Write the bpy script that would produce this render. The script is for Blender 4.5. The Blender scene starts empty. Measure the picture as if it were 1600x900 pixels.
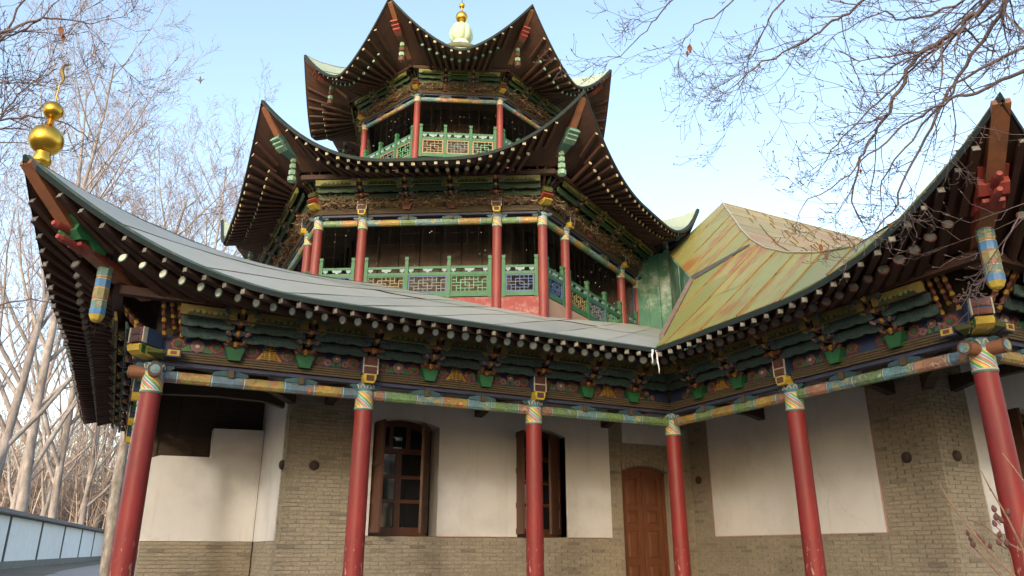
import bpy, bmesh, math, random
from mathutils import Vector, Matrix
random.seed(7)
R = math.radians
V = Vector
sc = bpy.context.scene
col = sc.collection

# ------------------------------------------------------------------ camera, sky, sun, exposure
CAM = V((-7.919, -9.768, 1.6))
YAW, PITCH, FPX = 0.47044, 0.33818, 1166.56
cd = bpy.data.cameras.new('camera'); cam = bpy.data.objects.new('camera', cd); col.objects.link(cam)
cam.location = CAM
cam.rotation_euler = (math.pi/2 + PITCH, 0, -YAW)
cd.sensor_width = 36; cd.lens = FPX/1600*36; cd.clip_end = 3000; cd.clip_start = 0.05
sc.camera = cam

SUN_EL, SUN_AZ = 16.5, 222.0        # azimuth clockwise from +Y, where the sun stands
w = bpy.data.worlds.new('World'); sc.world = w; w.use_nodes = True
nt = w.node_tree; bg = nt.nodes['Background']
sky = nt.nodes.new('ShaderNodeTexSky'); sky.sky_type = 'NISHITA'; sky.sun_disc = False
sky.sun_elevation = R(SUN_EL); sky.sun_rotation = R(SUN_AZ)
sky.air_density = 1.0; sky.dust_density = 2.2; sky.ozone_density = 0.1
nt.links.new(sky.outputs[0], bg.inputs[0]); bg.inputs[1].default_value = 0.15
sl = bpy.data.lights.new('sun', 'SUN'); sun = bpy.data.objects.new('sun', sl); col.objects.link(sun)
sl.energy = 0.5; sl.angle = R(5); sl.color = (1.0, .91, .78)
sd = V((math.sin(R(SUN_AZ))*math.cos(R(SUN_EL)), math.cos(R(SUN_AZ))*math.cos(R(SUN_EL)), math.sin(R(SUN_EL))))
sun.rotation_euler = (-sd).to_track_quat('-Z', 'Y').to_euler()
vs = sc.view_settings
vs.view_transform = 'Standard'; vs.look = 'None'; vs.gamma = 1; vs.use_curve_mapping = False
vs.exposure = 1.8

FW = V((math.sin(YAW)*math.cos(PITCH), math.cos(YAW)*math.cos(PITCH), math.sin(PITCH)))
RT = V((math.cos(YAW), -math.sin(YAW), 0)); UPV = RT.cross(FW)
def ray(px, py): return (FW + RT*((px-800)/FPX) + UPV*((450-py)/FPX)).normalized()
def at(px, py, dist): return CAM + ray(px, py)*dist
def on_ground(px, dist, z):                       # a bearing in the photo and a distance over the ground
    d = ray(px, 860); h = V((d.x, d.y, 0)).normalized(); p = CAM + h*dist; return V((p.x, p.y, z))
def lerp(a, b, t): return a + (b-a)*t

# ------------------------------------------------------------------ materials
def _nodes(name):
    m = bpy.data.materials.new(name); m.use_nodes = True
    return m, m.node_tree, m.node_tree.nodes['Principled BSDF']
def _n(t, typ, **kw):
    n = t.nodes.new(typ)
    for k, v in kw.items(): setattr(n, k, v)
    return n
def _noise(t, scale, detail=5, rough=.6, src='Object', stretch=None):
    tc = _n(t, 'ShaderNodeTexCoord'); nz = _n(t, 'ShaderNodeTexNoise')
    nz.inputs['Scale'].default_value = scale; nz.inputs['Detail'].default_value = detail; nz.inputs['Roughness'].default_value = rough
    if stretch:
        mp = _n(t, 'ShaderNodeMapping'); mp.inputs['Scale'].default_value = stretch
        t.links.new(tc.outputs[src], mp.inputs[0]); t.links.new(mp.outputs[0], nz.inputs[0])
    else: t.links.new(tc.outputs[src], nz.inputs[0])
    return nz
def _ramp(t, fac, stops, interp='LINEAR'):
    r = _n(t, 'ShaderNodeValToRGB'); cr = r.color_ramp; cr.interpolation = interp
    while len(cr.elements) < len(stops): cr.elements.new(.5)
    for e, (p, c) in zip(cr.elements, stops): e.position = p; e.color = (*c, 1)
    t.links.new(fac, r.inputs[0]); return r
def _mix(t, fac, a, b, mode='MIX'):
    m = _n(t, 'ShaderNodeMix', data_type='RGBA', blend_type=mode)
    for i, x in ((0, fac), (6, a), (7, b)):
        if isinstance(x, (int, float)): m.inputs[i].default_value = x
        elif isinstance(x, tuple): m.inputs[i].default_value = (*x, 1)
        else: t.links.new(x, m.inputs[i])
    return m.outputs[2]
def _bump(t, b, h, s, d=.01):
    bp = _n(t, 'ShaderNodeBump'); bp.inputs['Strength'].default_value = s; bp.inputs['Distance'].default_value = d
    t.links.new(h, bp.inputs['Height']); t.links.new(bp.outputs[0], b.inputs['Normal'])
def _rand(t):
    oi = _n(t, 'ShaderNodeObjectInfo'); return oi.outputs['Random']
MATS = {}
def mat(name, c, rough=.65, c2=None, amt=.7, scale=7, bump=.15, metallic=0, spec=.4, src='Object', stretch=None, vary=.0, dirt=None, dscale=3):
    if name in MATS: return MATS[name]
    m, t, b = _nodes(name)
    nz = _noise(t, scale, 6, .65, src, stretch)
    c2 = c2 or tuple(x*.62 for x in c)
    rp = _ramp(t, nz.outputs[0], [(.38, (0, 0, 0)), (.66, (1, 1, 1))])
    fac = _n(t, 'ShaderNodeMath', operation='MULTIPLY'); t.links.new(rp.outputs[0], fac.inputs[0]); fac.inputs[1].default_value = amt
    out = _mix(t, fac.outputs[0], c, c2)
    if dirt:
        n2 = _noise(t, dscale, 8, .75, src); r2 = _ramp(t, n2.outputs[0], [(.5, (0, 0, 0)), (.72, (1, 1, 1))])
        out = _mix(t, r2.outputs[0], out, dirt)
    if vary:
        rr = _ramp(t, _rand(t), [(0, (1-vary,)*3), (1, (1+vary*.5,)*3)]); out = _mix(t, 1.0, out, rr.outputs[0], 'MULTIPLY')
    t.links.new(out, b.inputs['Base Color'])
    b.inputs['Roughness'].default_value = rough; b.inputs['Metallic'].default_value = metallic
    b.inputs['Specular IOR Level'].default_value = spec
    if bump: _bump(t, b, nz.outputs[0], bump)
    MATS[name] = m; return m
def floral(name, ground, petal, heart, leaf, scale=7.5):
    """painted flowers and curling leaves on a coloured ground"""
    m, t, b = _nodes(name)
    tc = _n(t, 'ShaderNodeTexCoord'); vo = _n(t, 'ShaderNodeTexVoronoi'); vo.inputs['Scale'].default_value = scale
    nz = _noise(t, scale*2.2, 3, .6)
    mp = _mix(t, .12, tc.outputs['Object'], nz.outputs['Color'])
    t.links.new(mp, vo.inputs['Vector'])
    a = _ramp(t, vo.outputs['Distance'], [(0, heart), (.16, petal), (.36, ground)], 'CONSTANT')
    wv = _n(t, 'ShaderNodeTexVoronoi', feature='DISTANCE_TO_EDGE'); wv.inputs['Scale'].default_value = scale*1.7
    n3 = _noise(t, scale*1.3, 3, .6); t.links.new(_mix(t, .3, tc.outputs['Object'], n3.outputs['Color']), wv.inputs['Vector'])
    l = _ramp(t, wv.outputs['Distance'], [(0, (1, 1, 1)), (.09, (0, 0, 0))], 'CONSTANT')
    gt = _n(t, 'ShaderNodeMath', operation='GREATER_THAN'); t.links.new(vo.outputs['Distance'], gt.inputs[0]); gt.inputs[1].default_value = .36
    mu = _n(t, 'ShaderNodeMath', operation='MULTIPLY'); t.links.new(gt.outputs[0], mu.inputs[0]); t.links.new(l.outputs[0], mu.inputs[1])
    o = _mix(t, mu.outputs[0], a.outputs[0], leaf)
    d = _noise(t, 5, 7, .75); dr = _ramp(t, d.outputs[0], [(.36, (.1, .1, .1)), (.72, (.85, .85, .85))])
    o = _mix(t, dr.outputs[0], o, (.085, .07, .052))
    t.links.new(o, b.inputs['Base Color']); b.inputs['Roughness'].default_value = .6
    MATS[name] = m; return m
def stripes(name, n=3.0, k=9.0):
    """diagonal rainbow stripes winding round a column"""
    m, t, b = _nodes(name)
    tc = _n(t, 'ShaderNodeTexCoord'); sx = _n(t, 'ShaderNodeSeparateXYZ'); t.links.new(tc.outputs['Object'], sx.inputs[0])
    at2 = _n(t, 'ShaderNodeMath', operation='ARCTAN2'); t.links.new(sx.outputs[1], at2.inputs[0]); t.links.new(sx.outputs[0], at2.inputs[1])
    a = _n(t, 'ShaderNodeMath', operation='MULTIPLY'); t.links.new(at2.outputs[0], a.inputs[0]); a.inputs[1].default_value = n/(2*math.pi)
    z = _n(t, 'ShaderNodeMath', operation='MULTIPLY_ADD'); t.links.new(sx.outputs[2], z.inputs[0]); z.inputs[1].default_value = k*.55; t.links.new(a.outputs[0], z.inputs[2])
    f = _n(t, 'ShaderNodeMath', operation='FRACT'); t.links.new(z.outputs[0], f.inputs[0])
    r = _ramp(t, f.outputs[0], [(0, (.52, .12, .05)), (.13, (.6, .5, .38)), (.19, (.10, .26, .48)), (.33, (.6, .56, .46)), (.38, (.07, .3, .12)), (.55, (.62, .42, .07)), (.72, (.5, .14, .05)), (.82, (.6, .5, .38)), (.88, (.09, .32, .2))], 'CONSTANT')
    d = _noise(t, 9, 6, .7); dr = _ramp(t, d.outputs[0], [(.45, (0, 0, 0)), (.8, (.6, .6, .6))])
    o = _mix(t, dr.outputs[0], r.outputs[0], (.12, .1, .08))
    t.links.new(o, b.inputs['Base Color']); b.inputs['Roughness'].default_value = .55
    MATS[name] = m; return m
def red_paint(name, base, chip_lo, chip_hi):
    """aged red paint: fine grain, chips that show pale wood and grow towards the foot of the column"""
    m, t, b = _nodes(name)
    nz = _noise(t, 3.2, 6, .6, stretch=(1, 1, .35)); r = _ramp(t, nz.outputs[0], [(.3, base), (.55, tuple(x*.8 for x in base)), (.8, (base[0]*1.1, base[1]*1.5, base[2]*1.5))])
    ch = _noise(t, 26, 5, .7, stretch=(1, 1, .3)); tc = _n(t, 'ShaderNodeTexCoord'); sx = _n(t, 'ShaderNodeSeparateXYZ'); t.links.new(tc.outputs['Object'], sx.inputs[0])
    mr = _n(t, 'ShaderNodeMapRange'); t.links.new(sx.outputs[2], mr.inputs[0])
    for i, v in ((1, .6), (2, 2.6), (3, chip_hi), (4, chip_lo)): mr.inputs[i].default_value = v
    ad = _n(t, 'ShaderNodeMath', operation='ADD'); t.links.new(ch.outputs[0], ad.inputs[0]); t.links.new(mr.outputs[0], ad.inputs[1])
    cr = _ramp(t, ad.outputs[0], [(.7, (0, 0, 0)), (.73, (1, 1, 1))])
    gr = _noise(t, 2.1, 7, .7, stretch=(2.2, 2.2, .5)); r = _mix(t, _ramp(t, gr.outputs[0], [(.45, (0, 0, 0)), (.75, (.75, .75, .75))]).outputs[0], r.outputs[0], tuple(x*.45+.012 for x in base))
    ck = _noise(t, 1.0, 6, .6, stretch=(34, 34, .7)); r = _mix(t, _ramp(t, ck.outputs[0], [(.6, (0, 0, 0)), (.68, (.7, .7, .7))]).outputs[0], r, tuple(x*.3 for x in base))
    o = _mix(t, cr.outputs[0], r, (.33, .2, .165))
    t.links.new(o, b.inputs['Base Color']); b.inputs['Roughness'].default_value = .5
    b.inputs['Specular IOR Level'].default_value = .35
    _bump(t, b, ch.outputs[0], .25, .004)
    MATS[name] = m; return m
def metal_roof(name, base, alt, rust, lo, stretch, rr=.5):
    """painted sheet metal with rust that runs down the slope, each sheet a little different"""
    m, t, b = _nodes(name)
    n0 = _noise(t, 1.2, 5, .6); c = _ramp(t, n0.outputs[0], [(.35, base), (.65, alt)]).outputs[0]
    rnd = _ramp(t, _rand(t), [(0, (.78, .78, .78)), (.5, (1, 1, 1)), (1, (1.08, 1.05, 1.0))]); c = _mix(t, 1.0, c, rnd.outputs[0], 'MULTIPLY')
    n1 = _noise(t, 1.0, 9, .72, stretch=stretch); rs = _noise(t, .5, 4, .6)
    ad = _n(t, 'ShaderNodeMath', operation='MULTIPLY_ADD'); t.links.new(rs.outputs[0], ad.inputs[0]); ad.inputs[1].default_value = .55; t.links.new(n1.outputs[0], ad.inputs[2])
    ad2 = _n(t, 'ShaderNodeMath', operation='MULTIPLY_ADD'); t.links.new(_rand(t), ad2.inputs[0]); ad2.inputs[1].default_value = .14; t.links.new(ad.outputs[0], ad2.inputs[2])
    cr = _ramp(t, ad2.outputs[0], [(lo, (0, 0, 0)), (lo+.16, (1, 1, 1))]); hu = _ramp(t, n1.outputs[0], [(.3, rust), (.7, tuple(x*.6 for x in rust))])
    o = _mix(t, cr.outputs[0], c, hu.outputs[0]); t.links.new(o, b.inputs['Base Color'])
    b.inputs['Roughness'].default_value = rr; _bump(t, b, n0.outputs[0], .35, .03)
    MATS[name] = m; return m
def brick_mat():
    m, t, b = _nodes('grey_tan_brick')
    g = _n(t, 'ShaderNodeNewGeometry'); ad = _n(t, 'ShaderNodeMath', operation='ADD'); t.links.new(g.outputs['Random Per Island'], ad.inputs[0]); t.links.new(_rand(t), ad.inputs[1])
    f = _n(t, 'ShaderNodeMath', operation='FRACT'); t.links.new(ad.outputs[0], f.inputs[0])
    c = _ramp(t, f.outputs[0], [(0, (.25, .22, .17)), (.35, (.275, .242, .187)), (.7, (.262, .23, .178)), (.94, (.235, .206, .16)), (.988, (.17, .15, .122))]).outputs[0]
    gp = _n(t, 'ShaderNodeNewGeometry'); nz = _n(t, 'ShaderNodeTexNoise'); nz.inputs['Scale'].default_value = 1.1; nz.inputs['Detail'].default_value = 7; nz.inputs['Roughness'].default_value = .65
    t.links.new(gp.outputs['Position'], nz.inputs[0])
    st = _ramp(t, nz.outputs[0], [(.28, (.68, .67, .64)), (.45, (.95, .95, .95)), (.75, (1.12, 1.09, 1.02))]); c = _mix(t, 1.0, c, st.outputs[0], 'MULTIPLY')
    fn = _n(t, 'ShaderNodeTexNoise'); fn.inputs['Scale'].default_value = 38; fn.inputs['Detail'].default_value = 4; t.links.new(gp.outputs['Position'], fn.inputs[0])
    c = _mix(t, 1.0, c, _ramp(t, fn.outputs[0], [(.3, (.75, .75, .75)), (.7, (1.15, 1.15, 1.15))]).outputs[0], 'MULTIPLY')
    t.links.new(c, b.inputs['Base Color']); b.inputs['Roughness'].default_value = .92; _bump(t, b, fn.outputs[0], .5, .006)
    MATS['grey_tan_brick'] = m; return m
def plaster_mat():
    """old limewash: cloudy patches, faint rain streaks, thin cracks and scuffs"""
    m, t, b = _nodes('white_plaster'); g = _n(t, 'ShaderNodeNewGeometry')
    def nz(scale, det, st=(1, 1, 1), ro=.65):
        mp = _n(t, 'ShaderNodeMapping'); mp.inputs['Scale'].default_value = st; n = _n(t, 'ShaderNodeTexNoise'); n.inputs['Scale'].default_value = scale; n.inputs['Detail'].default_value = det; n.inputs['Roughness'].default_value = ro
        t.links.new(g.outputs['Position'], mp.inputs[0]); t.links.new(mp.outputs[0], n.inputs[0]); return n
    a = nz(.9, 6); c = _ramp(t, a.outputs[0], [(.3, (.455, .45, .445)), (.5, (.555, .552, .55)), (.7, (.595, .595, .592))]).outputs[0]
    st = nz(2.2, 5, (2.4, 2.4, .22)); c = _mix(t, _ramp(t, st.outputs[0], [(.56, (0, 0, 0)), (.8, (.55, .55, .55))]).outputs[0], c, (.42, .38, .33))
    sc_ = nz(7, 8, (1, 1, 1), .8); c = _mix(t, _ramp(t, sc_.outputs[0], [(.64, (0, 0, 0)), (.74, (.6, .6, .6))]).outputs[0], c, (.4, .36, .31))
    vo = _n(t, 'ShaderNodeTexVoronoi', feature='DISTANCE_TO_EDGE'); vo.inputs['Scale'].default_value = .75; w_ = nz(2.5, 5); t.links.new(_mix(t, .35, g.outputs['Position'], w_.outputs['Color']), vo.inputs['Vector'])
    c = _mix(t, _ramp(t, vo.outputs['Distance'], [(0, (.3, .3, .3)), (.0035, (0, 0, 0))]).outputs[0], c, (.3, .27, .23))
    t.links.new(c, b.inputs['Base Color']); b.inputs['Roughness'].default_value = .9; _bump(t, b, sc_.outputs[0], .25, .008)
    MATS['white_plaster'] = m; return m
def bark_mat(name, a, bcol, scale=6):
    m, t, b = _nodes(name); nz = _noise(t, scale, 7, .7, stretch=(1, 1, .4))
    r = _ramp(t, nz.outputs[0], [(.3, a), (.52, tuple((x+y)/2 for x, y in zip(a, bcol))), (.7, bcol)])
    t.links.new(r.outputs[0], b.inputs['Base Color']); b.inputs['Roughness'].default_value = .9; _bump(t, b, nz.outputs[0], .4, .02)
    MATS[name] = m; return m

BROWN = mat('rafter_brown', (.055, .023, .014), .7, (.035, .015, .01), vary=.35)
DARKWOOD = mat('dark_old_wood', (.05, .033, .022), .8, (.028, .019, .013), scale=4, stretch=(1, 6, 6))
HIPBROWN = mat('hip_rafter_brown', (.26, .105, .05), .55, (.17, .07, .04), scale=5, dirt=(.1, .06, .04))
RED = red_paint('column_red', (.215, .022, .02), -.12, .12)
REDT = red_paint('tower_column_red', (.215, .036, .027), -.06, -.02)
REDBASE = mat('red_base_paint', (.22, .034, .028), .65, (.17, .028, .024), dirt=(.3, .2, .17), dscale=5)
GREEN = mat('rail_green', (.028, .125, .05), .6, (.02, .085, .036), dirt=(.08, .11, .06), dscale=6)
BRIGHTGREEN = mat('bracket_green', (.014, .11, .034), .6, (.011, .065, .024), vary=.3)
TEAL = mat('teal_board', (.045, .085, .078), .8, (.012, .026, .026), amt=.95, scale=26, stretch=(3, 1, .6), vary=.35)
TEALG = mat('tower_green_board', (.035, .075, .035), .7, (.02, .04, .022), scale=14, stretch=(5, 1, .7), vary=.4)
YELLOW = mat('yellow_board', (.15, .11, .022), .7, (.085, .063, .02), vary=.35, dirt=(.1, .08, .03))
YELLOWG = mat('tower_yellow_green_board', (.15, .155, .025), .6, (.08, .09, .025), vary=.45, dirt=(.08, .07, .03))
OLIVE = mat('scroll_olive', (.022, .03, .009), .7, (.012, .017, .006))
BLUE = mat('panel_blue', (.024, .042, .105), .7, (.017, .027, .06), vary=.2, dirt=(.05, .05, .06))
BLUEBEAM = mat('blue_beam', (.038, .042, .082), .65, (.02, .022, .045), scale=4)
CLOUD = mat('cloud_blue_green', (.036, .09, .105), .65, (.022, .05, .062), vary=.3)
RIBBED = mat('ribbed_tan', (.085, .06, .032), .85, (.045, .033, .02), scale=20)
PINK = mat('motif_pink', (.175, .1, .1), .7, (.11, .065, .065))
GOLD = mat('motif_gold', (.34, .19, .028), .6, (.22, .12, .022))
BLOSSOM = mat('motif_red', (.15, .036, .028), .7, (.085, .024, .02), vary=.3)
LEAFG = mat('motif_leaf_green', (.05, .12, .04), .6, (.03, .07, .03))
ORANGE = mat('arm_orange_brown', (.1, .048, .028), .65, (.12, .05, .035), vary=.4)
ARMBLUE = mat('arm_blue', (.055, .075, .13), .65, (.04, .04, .07), vary=.4)
ARMRED = mat('arm_red', (.12, .035, .027), .65, (.16, .045, .035), vary=.4)
ARMGREEN = mat('arm_olive_green', (.1, .115, .035), .65, (.08, .1, .035), vary=.4)
CREAM = mat('cream_line', (.42, .39, .31), .6, (.28, .26, .21))
CAPGREEN = mat('cap_ring_green', (.04, .13, .1), .55, (.05, .12, .1))
CAPWHITE = mat('cap_white', (.84, .88, .82), .5, (.66, .72, .66), vary=.25)
CAPYELLOW = mat('cap_pale_yellow', (.42, .38, .24), .6, (.26, .24, .16), vary=.5)
CAPTAN = mat('cap_square_tan', (.24, .22, .16), .65, (.13, .12, .09), vary=.6)
CAPSQ = mat('cap_square_grey', (.13, .15, .15), .55, (.08, .09, .1), vary=.35)
HEADGREEN = mat('head_green', (.03, .17, .06), .5, (.025, .1, .06), scale=4)
HEADBLUE = mat('head_blue', (.024, .055, .13), .6, (.018, .035, .07), scale=4)
HEADRED = mat('head_red', (.3, .05, .038), .55, (.2, .038, .03))
PALEGREEN = mat('pendant_pale_green', (.22, .38, .27), .55, (.14, .26, .2), vary=.2, dirt=(.14, .15, .1))
PENDYELLOW = mat('pendant_yellow', (.45, .33, .045), .55, (.32, .22, .04))
PENDBLUE = mat('pendant_blue', (.07, .19, .36), .5, (.05, .12, .25))
FL_ORANGE = floral('lintel_orange_flowers', (.5, .27, .05), (.42, .13, .05), (.6, .45, .1), (.2, .26, .06))
FL_GREEN = floral('lintel_green_flowers', (.2, .32, .1), (.1, .25, .22), (.5, .42, .12), (.06, .2, .07))
FL_BLUE = floral('lintel_blue_flowers', (.07, .15, .26), (.35, .1, .06), (.5, .3, .1), (.1, .25, .3))
FL_CYAN = floral('lintel_cyan_flowers', (.15, .33, .36), (.4, .38, .15), (.45, .2, .08), (.07, .2, .25))
FL_RED = floral('lintel_red_flowers', (.4, .2, .12), (.45, .35, .25), (.3, .08, .05), (.28, .12, .08))
FL_PEND = floral('pendant_flowers', (.12, .3, .16), (.5, .4, .1), (.4, .12, .06), (.1, .2, .35), 16)
FL_PENDO = floral('pendant_orange_flowers', (.42, .26, .07), (.38, .1, .05), (.1, .2, .36), (.12, .28, .12), 15)
STRIPE = stripes('column_stripes'); STRIPET = stripes('tower_column_stripes', 2.0, 11.0)
BANDBLUE = mat('column_band_blue', (.055, .16, .2), .55, (.04, .1, .14))
PLASTER = plaster_mat()
MORTAR = mat('mortar', (.25, .22, .17), .95, (.22, .193, .15), scale=9)
BRICK = brick_mat()
PINKLINE = mat('pink_edge_line', (.5, .3, .28), .8, (.36, .2, .19))
WOODFRAME = mat('window_brown', (.085, .031, .015), .5, (.055, .021, .012), scale=5, stretch=(6, 6, 1))
DOORWOOD = mat('door_brown', (.135, .047, .019), .5, (.085, .03, .014), scale=5, stretch=(6, 6, 1))
GLASS = mat('window_glass', (.012, .013, .015), .04, (.008, .009, .01), bump=.0, spec=.9)
IRON = mat('rusty_iron', (.05, .03, .024), .7, (.03, .02, .02))
ROOF1 = metal_roof('pale_green_roof', (.3, .325, .29), (.345, .355, .33), (.25, .2, .15), 1.0, (2.5, 1.2, 1.2))
ROOFT = metal_roof('tower_roof_green', (.27, .34, .24), (.31, .37, .28), (.22, .17, .1), 1.02, (2.5, 1.2, 1.2))
ROOFW = metal_roof('rusty_green_roof', (.2, .23, .068), (.25, .23, .064), (.34, .13, .022), .85, (1.0, 4.0, 1.0))
ROOFO = metal_roof('rusty_orange_roof', (.26, .19, .062), (.25, .215, .07), (.3, .13, .026), .83, (4, 1.1, 1.1))
RUSTSEAM = mat('rust_seam', (.25, .13, .05), .8, (.16, .09, .04))
SEAM = mat('seam_brown', (.36, .33, .27), .8, (.27, .23, .18))
UNDER = mat('roof_deck_wood', (.06, .04, .03), .9)
EDGEG = mat('eave_edge_green', (.06, .105, .08), .75, (.035, .06, .05), scale=12, dirt=(.2, .17, .12), dscale=6)
EDGED = mat('eave_edge_dark', (.012, .022, .019), .8, (.008, .012, .011))
WALLGREEN = mat('green_board_wall', (.05, .16, .1), .6, (.03, .1, .07), scale=2, dirt=(.36, .4, .36), dscale=1.6)
TAN = mat('tan_cement', (.33, .22, .16), .9, (.25, .16, .12), scale=3)
BRASS = mat('gilded_metal', (.72, .42, .06), .32, (.5, .27, .04), metallic=1, scale=5, amt=.6)
TWIGDEBRIS = mat('nest_twigs', (.19, .125, .07), .95, (.1, .065, .04), src='Object', scale=25)
SPECK = mat('pale_specks', (.6, .57, .52), .9)
STONE = mat('platform_stone', (.27, .25, .22), .9, (.19, .175, .155), scale=3)

# ------------------------------------------------------------------ mesh helpers
W = {}                                             # world matrices of what is already placed
class MB:
    def __init__(s): s.v = []; s.f = []; s.m = []
    def face(s, pts, mi=0):
        n = len(s.v); s.v += [tuple(p) for p in pts]; s.f.append(tuple(range(n, n+len(pts)))); s.m.append(mi)
    def hexa(s, p, mi=0):                          # 8 corners: four below, four above
        n = len(s.v); s.v += [tuple(q) for q in p]
        for f in ((3, 2, 1, 0), (4, 5, 6, 7), (0, 1, 5, 4), (1, 2, 6, 5), (2, 3, 7, 6), (3, 0, 4, 7)):
            s.f.append(tuple(n+i for i in f)); s.m.append(mi)
    def box(s, x0, x1, y0, y1, z0, z1, mi=0, M=None):
        p = [V(q) for q in ((x0, y0, z0), (x1, y0, z0), (x1, y1, z0), (x0, y1, z0), (x0, y0, z1), (x1, y0, z1), (x1, y1, z1), (x0, y1, z1))]
        if M: p = [M @ q for q in p]
        s.hexa(p, mi)
    def prism(s, poly, g, c0, c1, mi=0):           # g maps (a, b, c) to a point
        n = len(s.v); k = len(poly)
        s.v += [tuple(g(a, b, c0)) for a, b in poly] + [tuple(g(a, b, c1)) for a, b in poly]
        s.f.append(tuple(range(n+k-1, n-1, -1))); s.m.append(mi)
        s.f.append(tuple(range(n+k, n+2*k))); s.m.append(mi)
        for i in range(k):
            j = (i+1) % k; s.f.append((n+i, n+j, n+k+j, n+k+i)); s.m.append(mi)
    def tube(s, pts, rad, n=6, mi=0, cap=True):
        pts = [V(p) for p in pts]; k = len(pts); base = len(s.v)
        t = (pts[1]-pts[0]).normalized(); a = t.orthogonal().normalized()
        for i, p in enumerate(pts):
            t = (pts[min(i+1, k-1)]-pts[max(i-1, 0)])
            if t.length < 1e-9: t = V((0, 0, 1))
            t.normalize(); a = (a - t*a.dot(t)); a = a.normalized() if a.length > 1e-6 else t.orthogonal().normalized(); b = t.cross(a)
            r = rad[i] if isinstance(rad, (list, tuple)) else rad
            for j in range(n):
                q = 2*math.pi*j/n; s.v.append(tuple(p + (a*math.cos(q)+b*math.sin(q))*r))
        for i in range(k-1):
            for j in range(n):
                j2 = (j+1) % n
                s.f.append((base+i*n+j, base+i*n+j2, base+(i+1)*n+j2, base+(i+1)*n+j)); s.m.append(mi(i) if callable(mi) else mi)
        if cap:
            s.f.append(tuple(base+j for j in range(n-1, -1, -1))); s.m.append(mi(0) if callable(mi) else mi)
            s.f.append(tuple(base+(k-1)*n+j for j in range(n))); s.m.append(mi(k-2) if callable(mi) else mi)
    def lathe(s, prof, n=16, mi=0, c=(0, 0, 0), lobes=0, depth=0, a0=0.0):
        base = len(s.v); k = len(prof)
        for r, z in prof:
            for j in range(n):
                q = a0+2*math.pi*j/n; rr = r*(1-depth*(1-abs(math.sin(q*lobes/2)))) if lobes else r
                s.v.append((c[0]+rr*math.cos(q), c[1]+rr*math.sin(q), c[2]+z))
        for i in range(k-1):
            for j in range(n):
                j2 = (j+1) % n
                s.f.append((base+i*n+j, base+i*n+j2, base+(i+1)*n+j2, base+(i+1)*n+j)); s.m.append(mi(i) if callable(mi) else mi)
        s.f.append(tuple(base+j for j in range(n-1, -1, -1))); s.m.append(mi(0) if callable(mi) else mi)
        s.f.append(tuple(base+(k-1)*n+j for j in range(n))); s.m.append(mi(k-2) if callable(mi) else mi)
    def grid(s, P, nu, nv, mi=0):                  # P(i, j) -> point
        base = len(s.v)
        for i in range(nu+1):
            for j in range(nv+1): s.v.append(tuple(P(i, j)))
        for i in range(nu):
            for j in range(nv):
                a = base+i*(nv+1)+j; s.f.append((a, a+nv+1, a+nv+2, a+1)); s.m.append(mi)
    def mesh(s, name, mats, smooth=False, recalc=True):
        me = bpy.data.meshes.new(name); me.from_pydata(s.v, [], s.f)
        me.polygons.foreach_set('material_index', s.m)
        if smooth: me.polygons.foreach_set('use_smooth', [True]*len(s.f))
        for m in (mats if isinstance(mats, (list, tuple)) else [mats]): me.materials.append(m)
        if recalc:
            bm = bmesh.new(); bm.from_mesh(me); bmesh.ops.recalc_face_normals(bm, faces=bm.faces); bm.to_mesh(me); bm.free()
        me.update(); return me
    def build(s, name, mats, parent=None, M=None, smooth=False, recalc=True):
        return place(s.mesh(name, mats, smooth, recalc), name, parent, M)
def place(me, name, parent=None, M=None):
    o = bpy.data.objects.new(name, me); col.objects.link(o); M = M.copy() if M else Matrix.Identity(4)
    if parent:
        o.parent = parent; o.matrix_parent_inverse = W[parent.name].inverted()
    o.matrix_basis = M; W[o.name] = M; return o
def thing(name, label, cat, loc=(0, 0, 0), group=None):
    o = bpy.data.objects.new(name, None); col.objects.link(o); o.empty_display_size = .3
    o.location = loc; W[o.name] = Matrix.Translation(loc); tag(o, label, cat, group); return o
def tag(o, label, cat, group=None):
    o['label'] = label; o['category'] = cat
    if group: o['group'] = group
def frame(o, inward):                              # local (along, inward, up)
    ix, iy = V(inward).normalized()
    return Matrix(((iy, ix, 0, o[0]), (-ix, iy, 0, o[1]), (0, 0, 1, 0), (0, 0, 0, 1)))
T3 = Matrix.Translation
def smoothed(o, ang=35):
    o.data.polygons.foreach_set('use_smooth', [True]*len(o.data.polygons))
    try: o.data.set_sharp_from_angle(angle=R(ang))
    except Exception: pass
    return o

# ------------------------------------------------------------------ dimensions of the place
XA, YF, BAY, WD = -7.764, -5.166, 2.588, 2.0      # corner columns, bay, depth of the gallery
GZ, FZ = 0.6, 0.8                                 # ground and gallery floor
TX, TY, RB, RO = -1.319, 6.346, 4.45, 2.51        # tower axis, hexagon and octagon radii
M1 = frame((XA, 0), (0, 1)); L1 = -XA              # long side
M2 = frame((0, 0), (1, 0)); L2 = -YF               # side of the wing
M0 = frame((XA, 9.8), (1, 0)); L0 = 9.8            # left flank
M3 = frame((0, YF), (0, 1)); L3 = 5.5              # front of the wing

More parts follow.
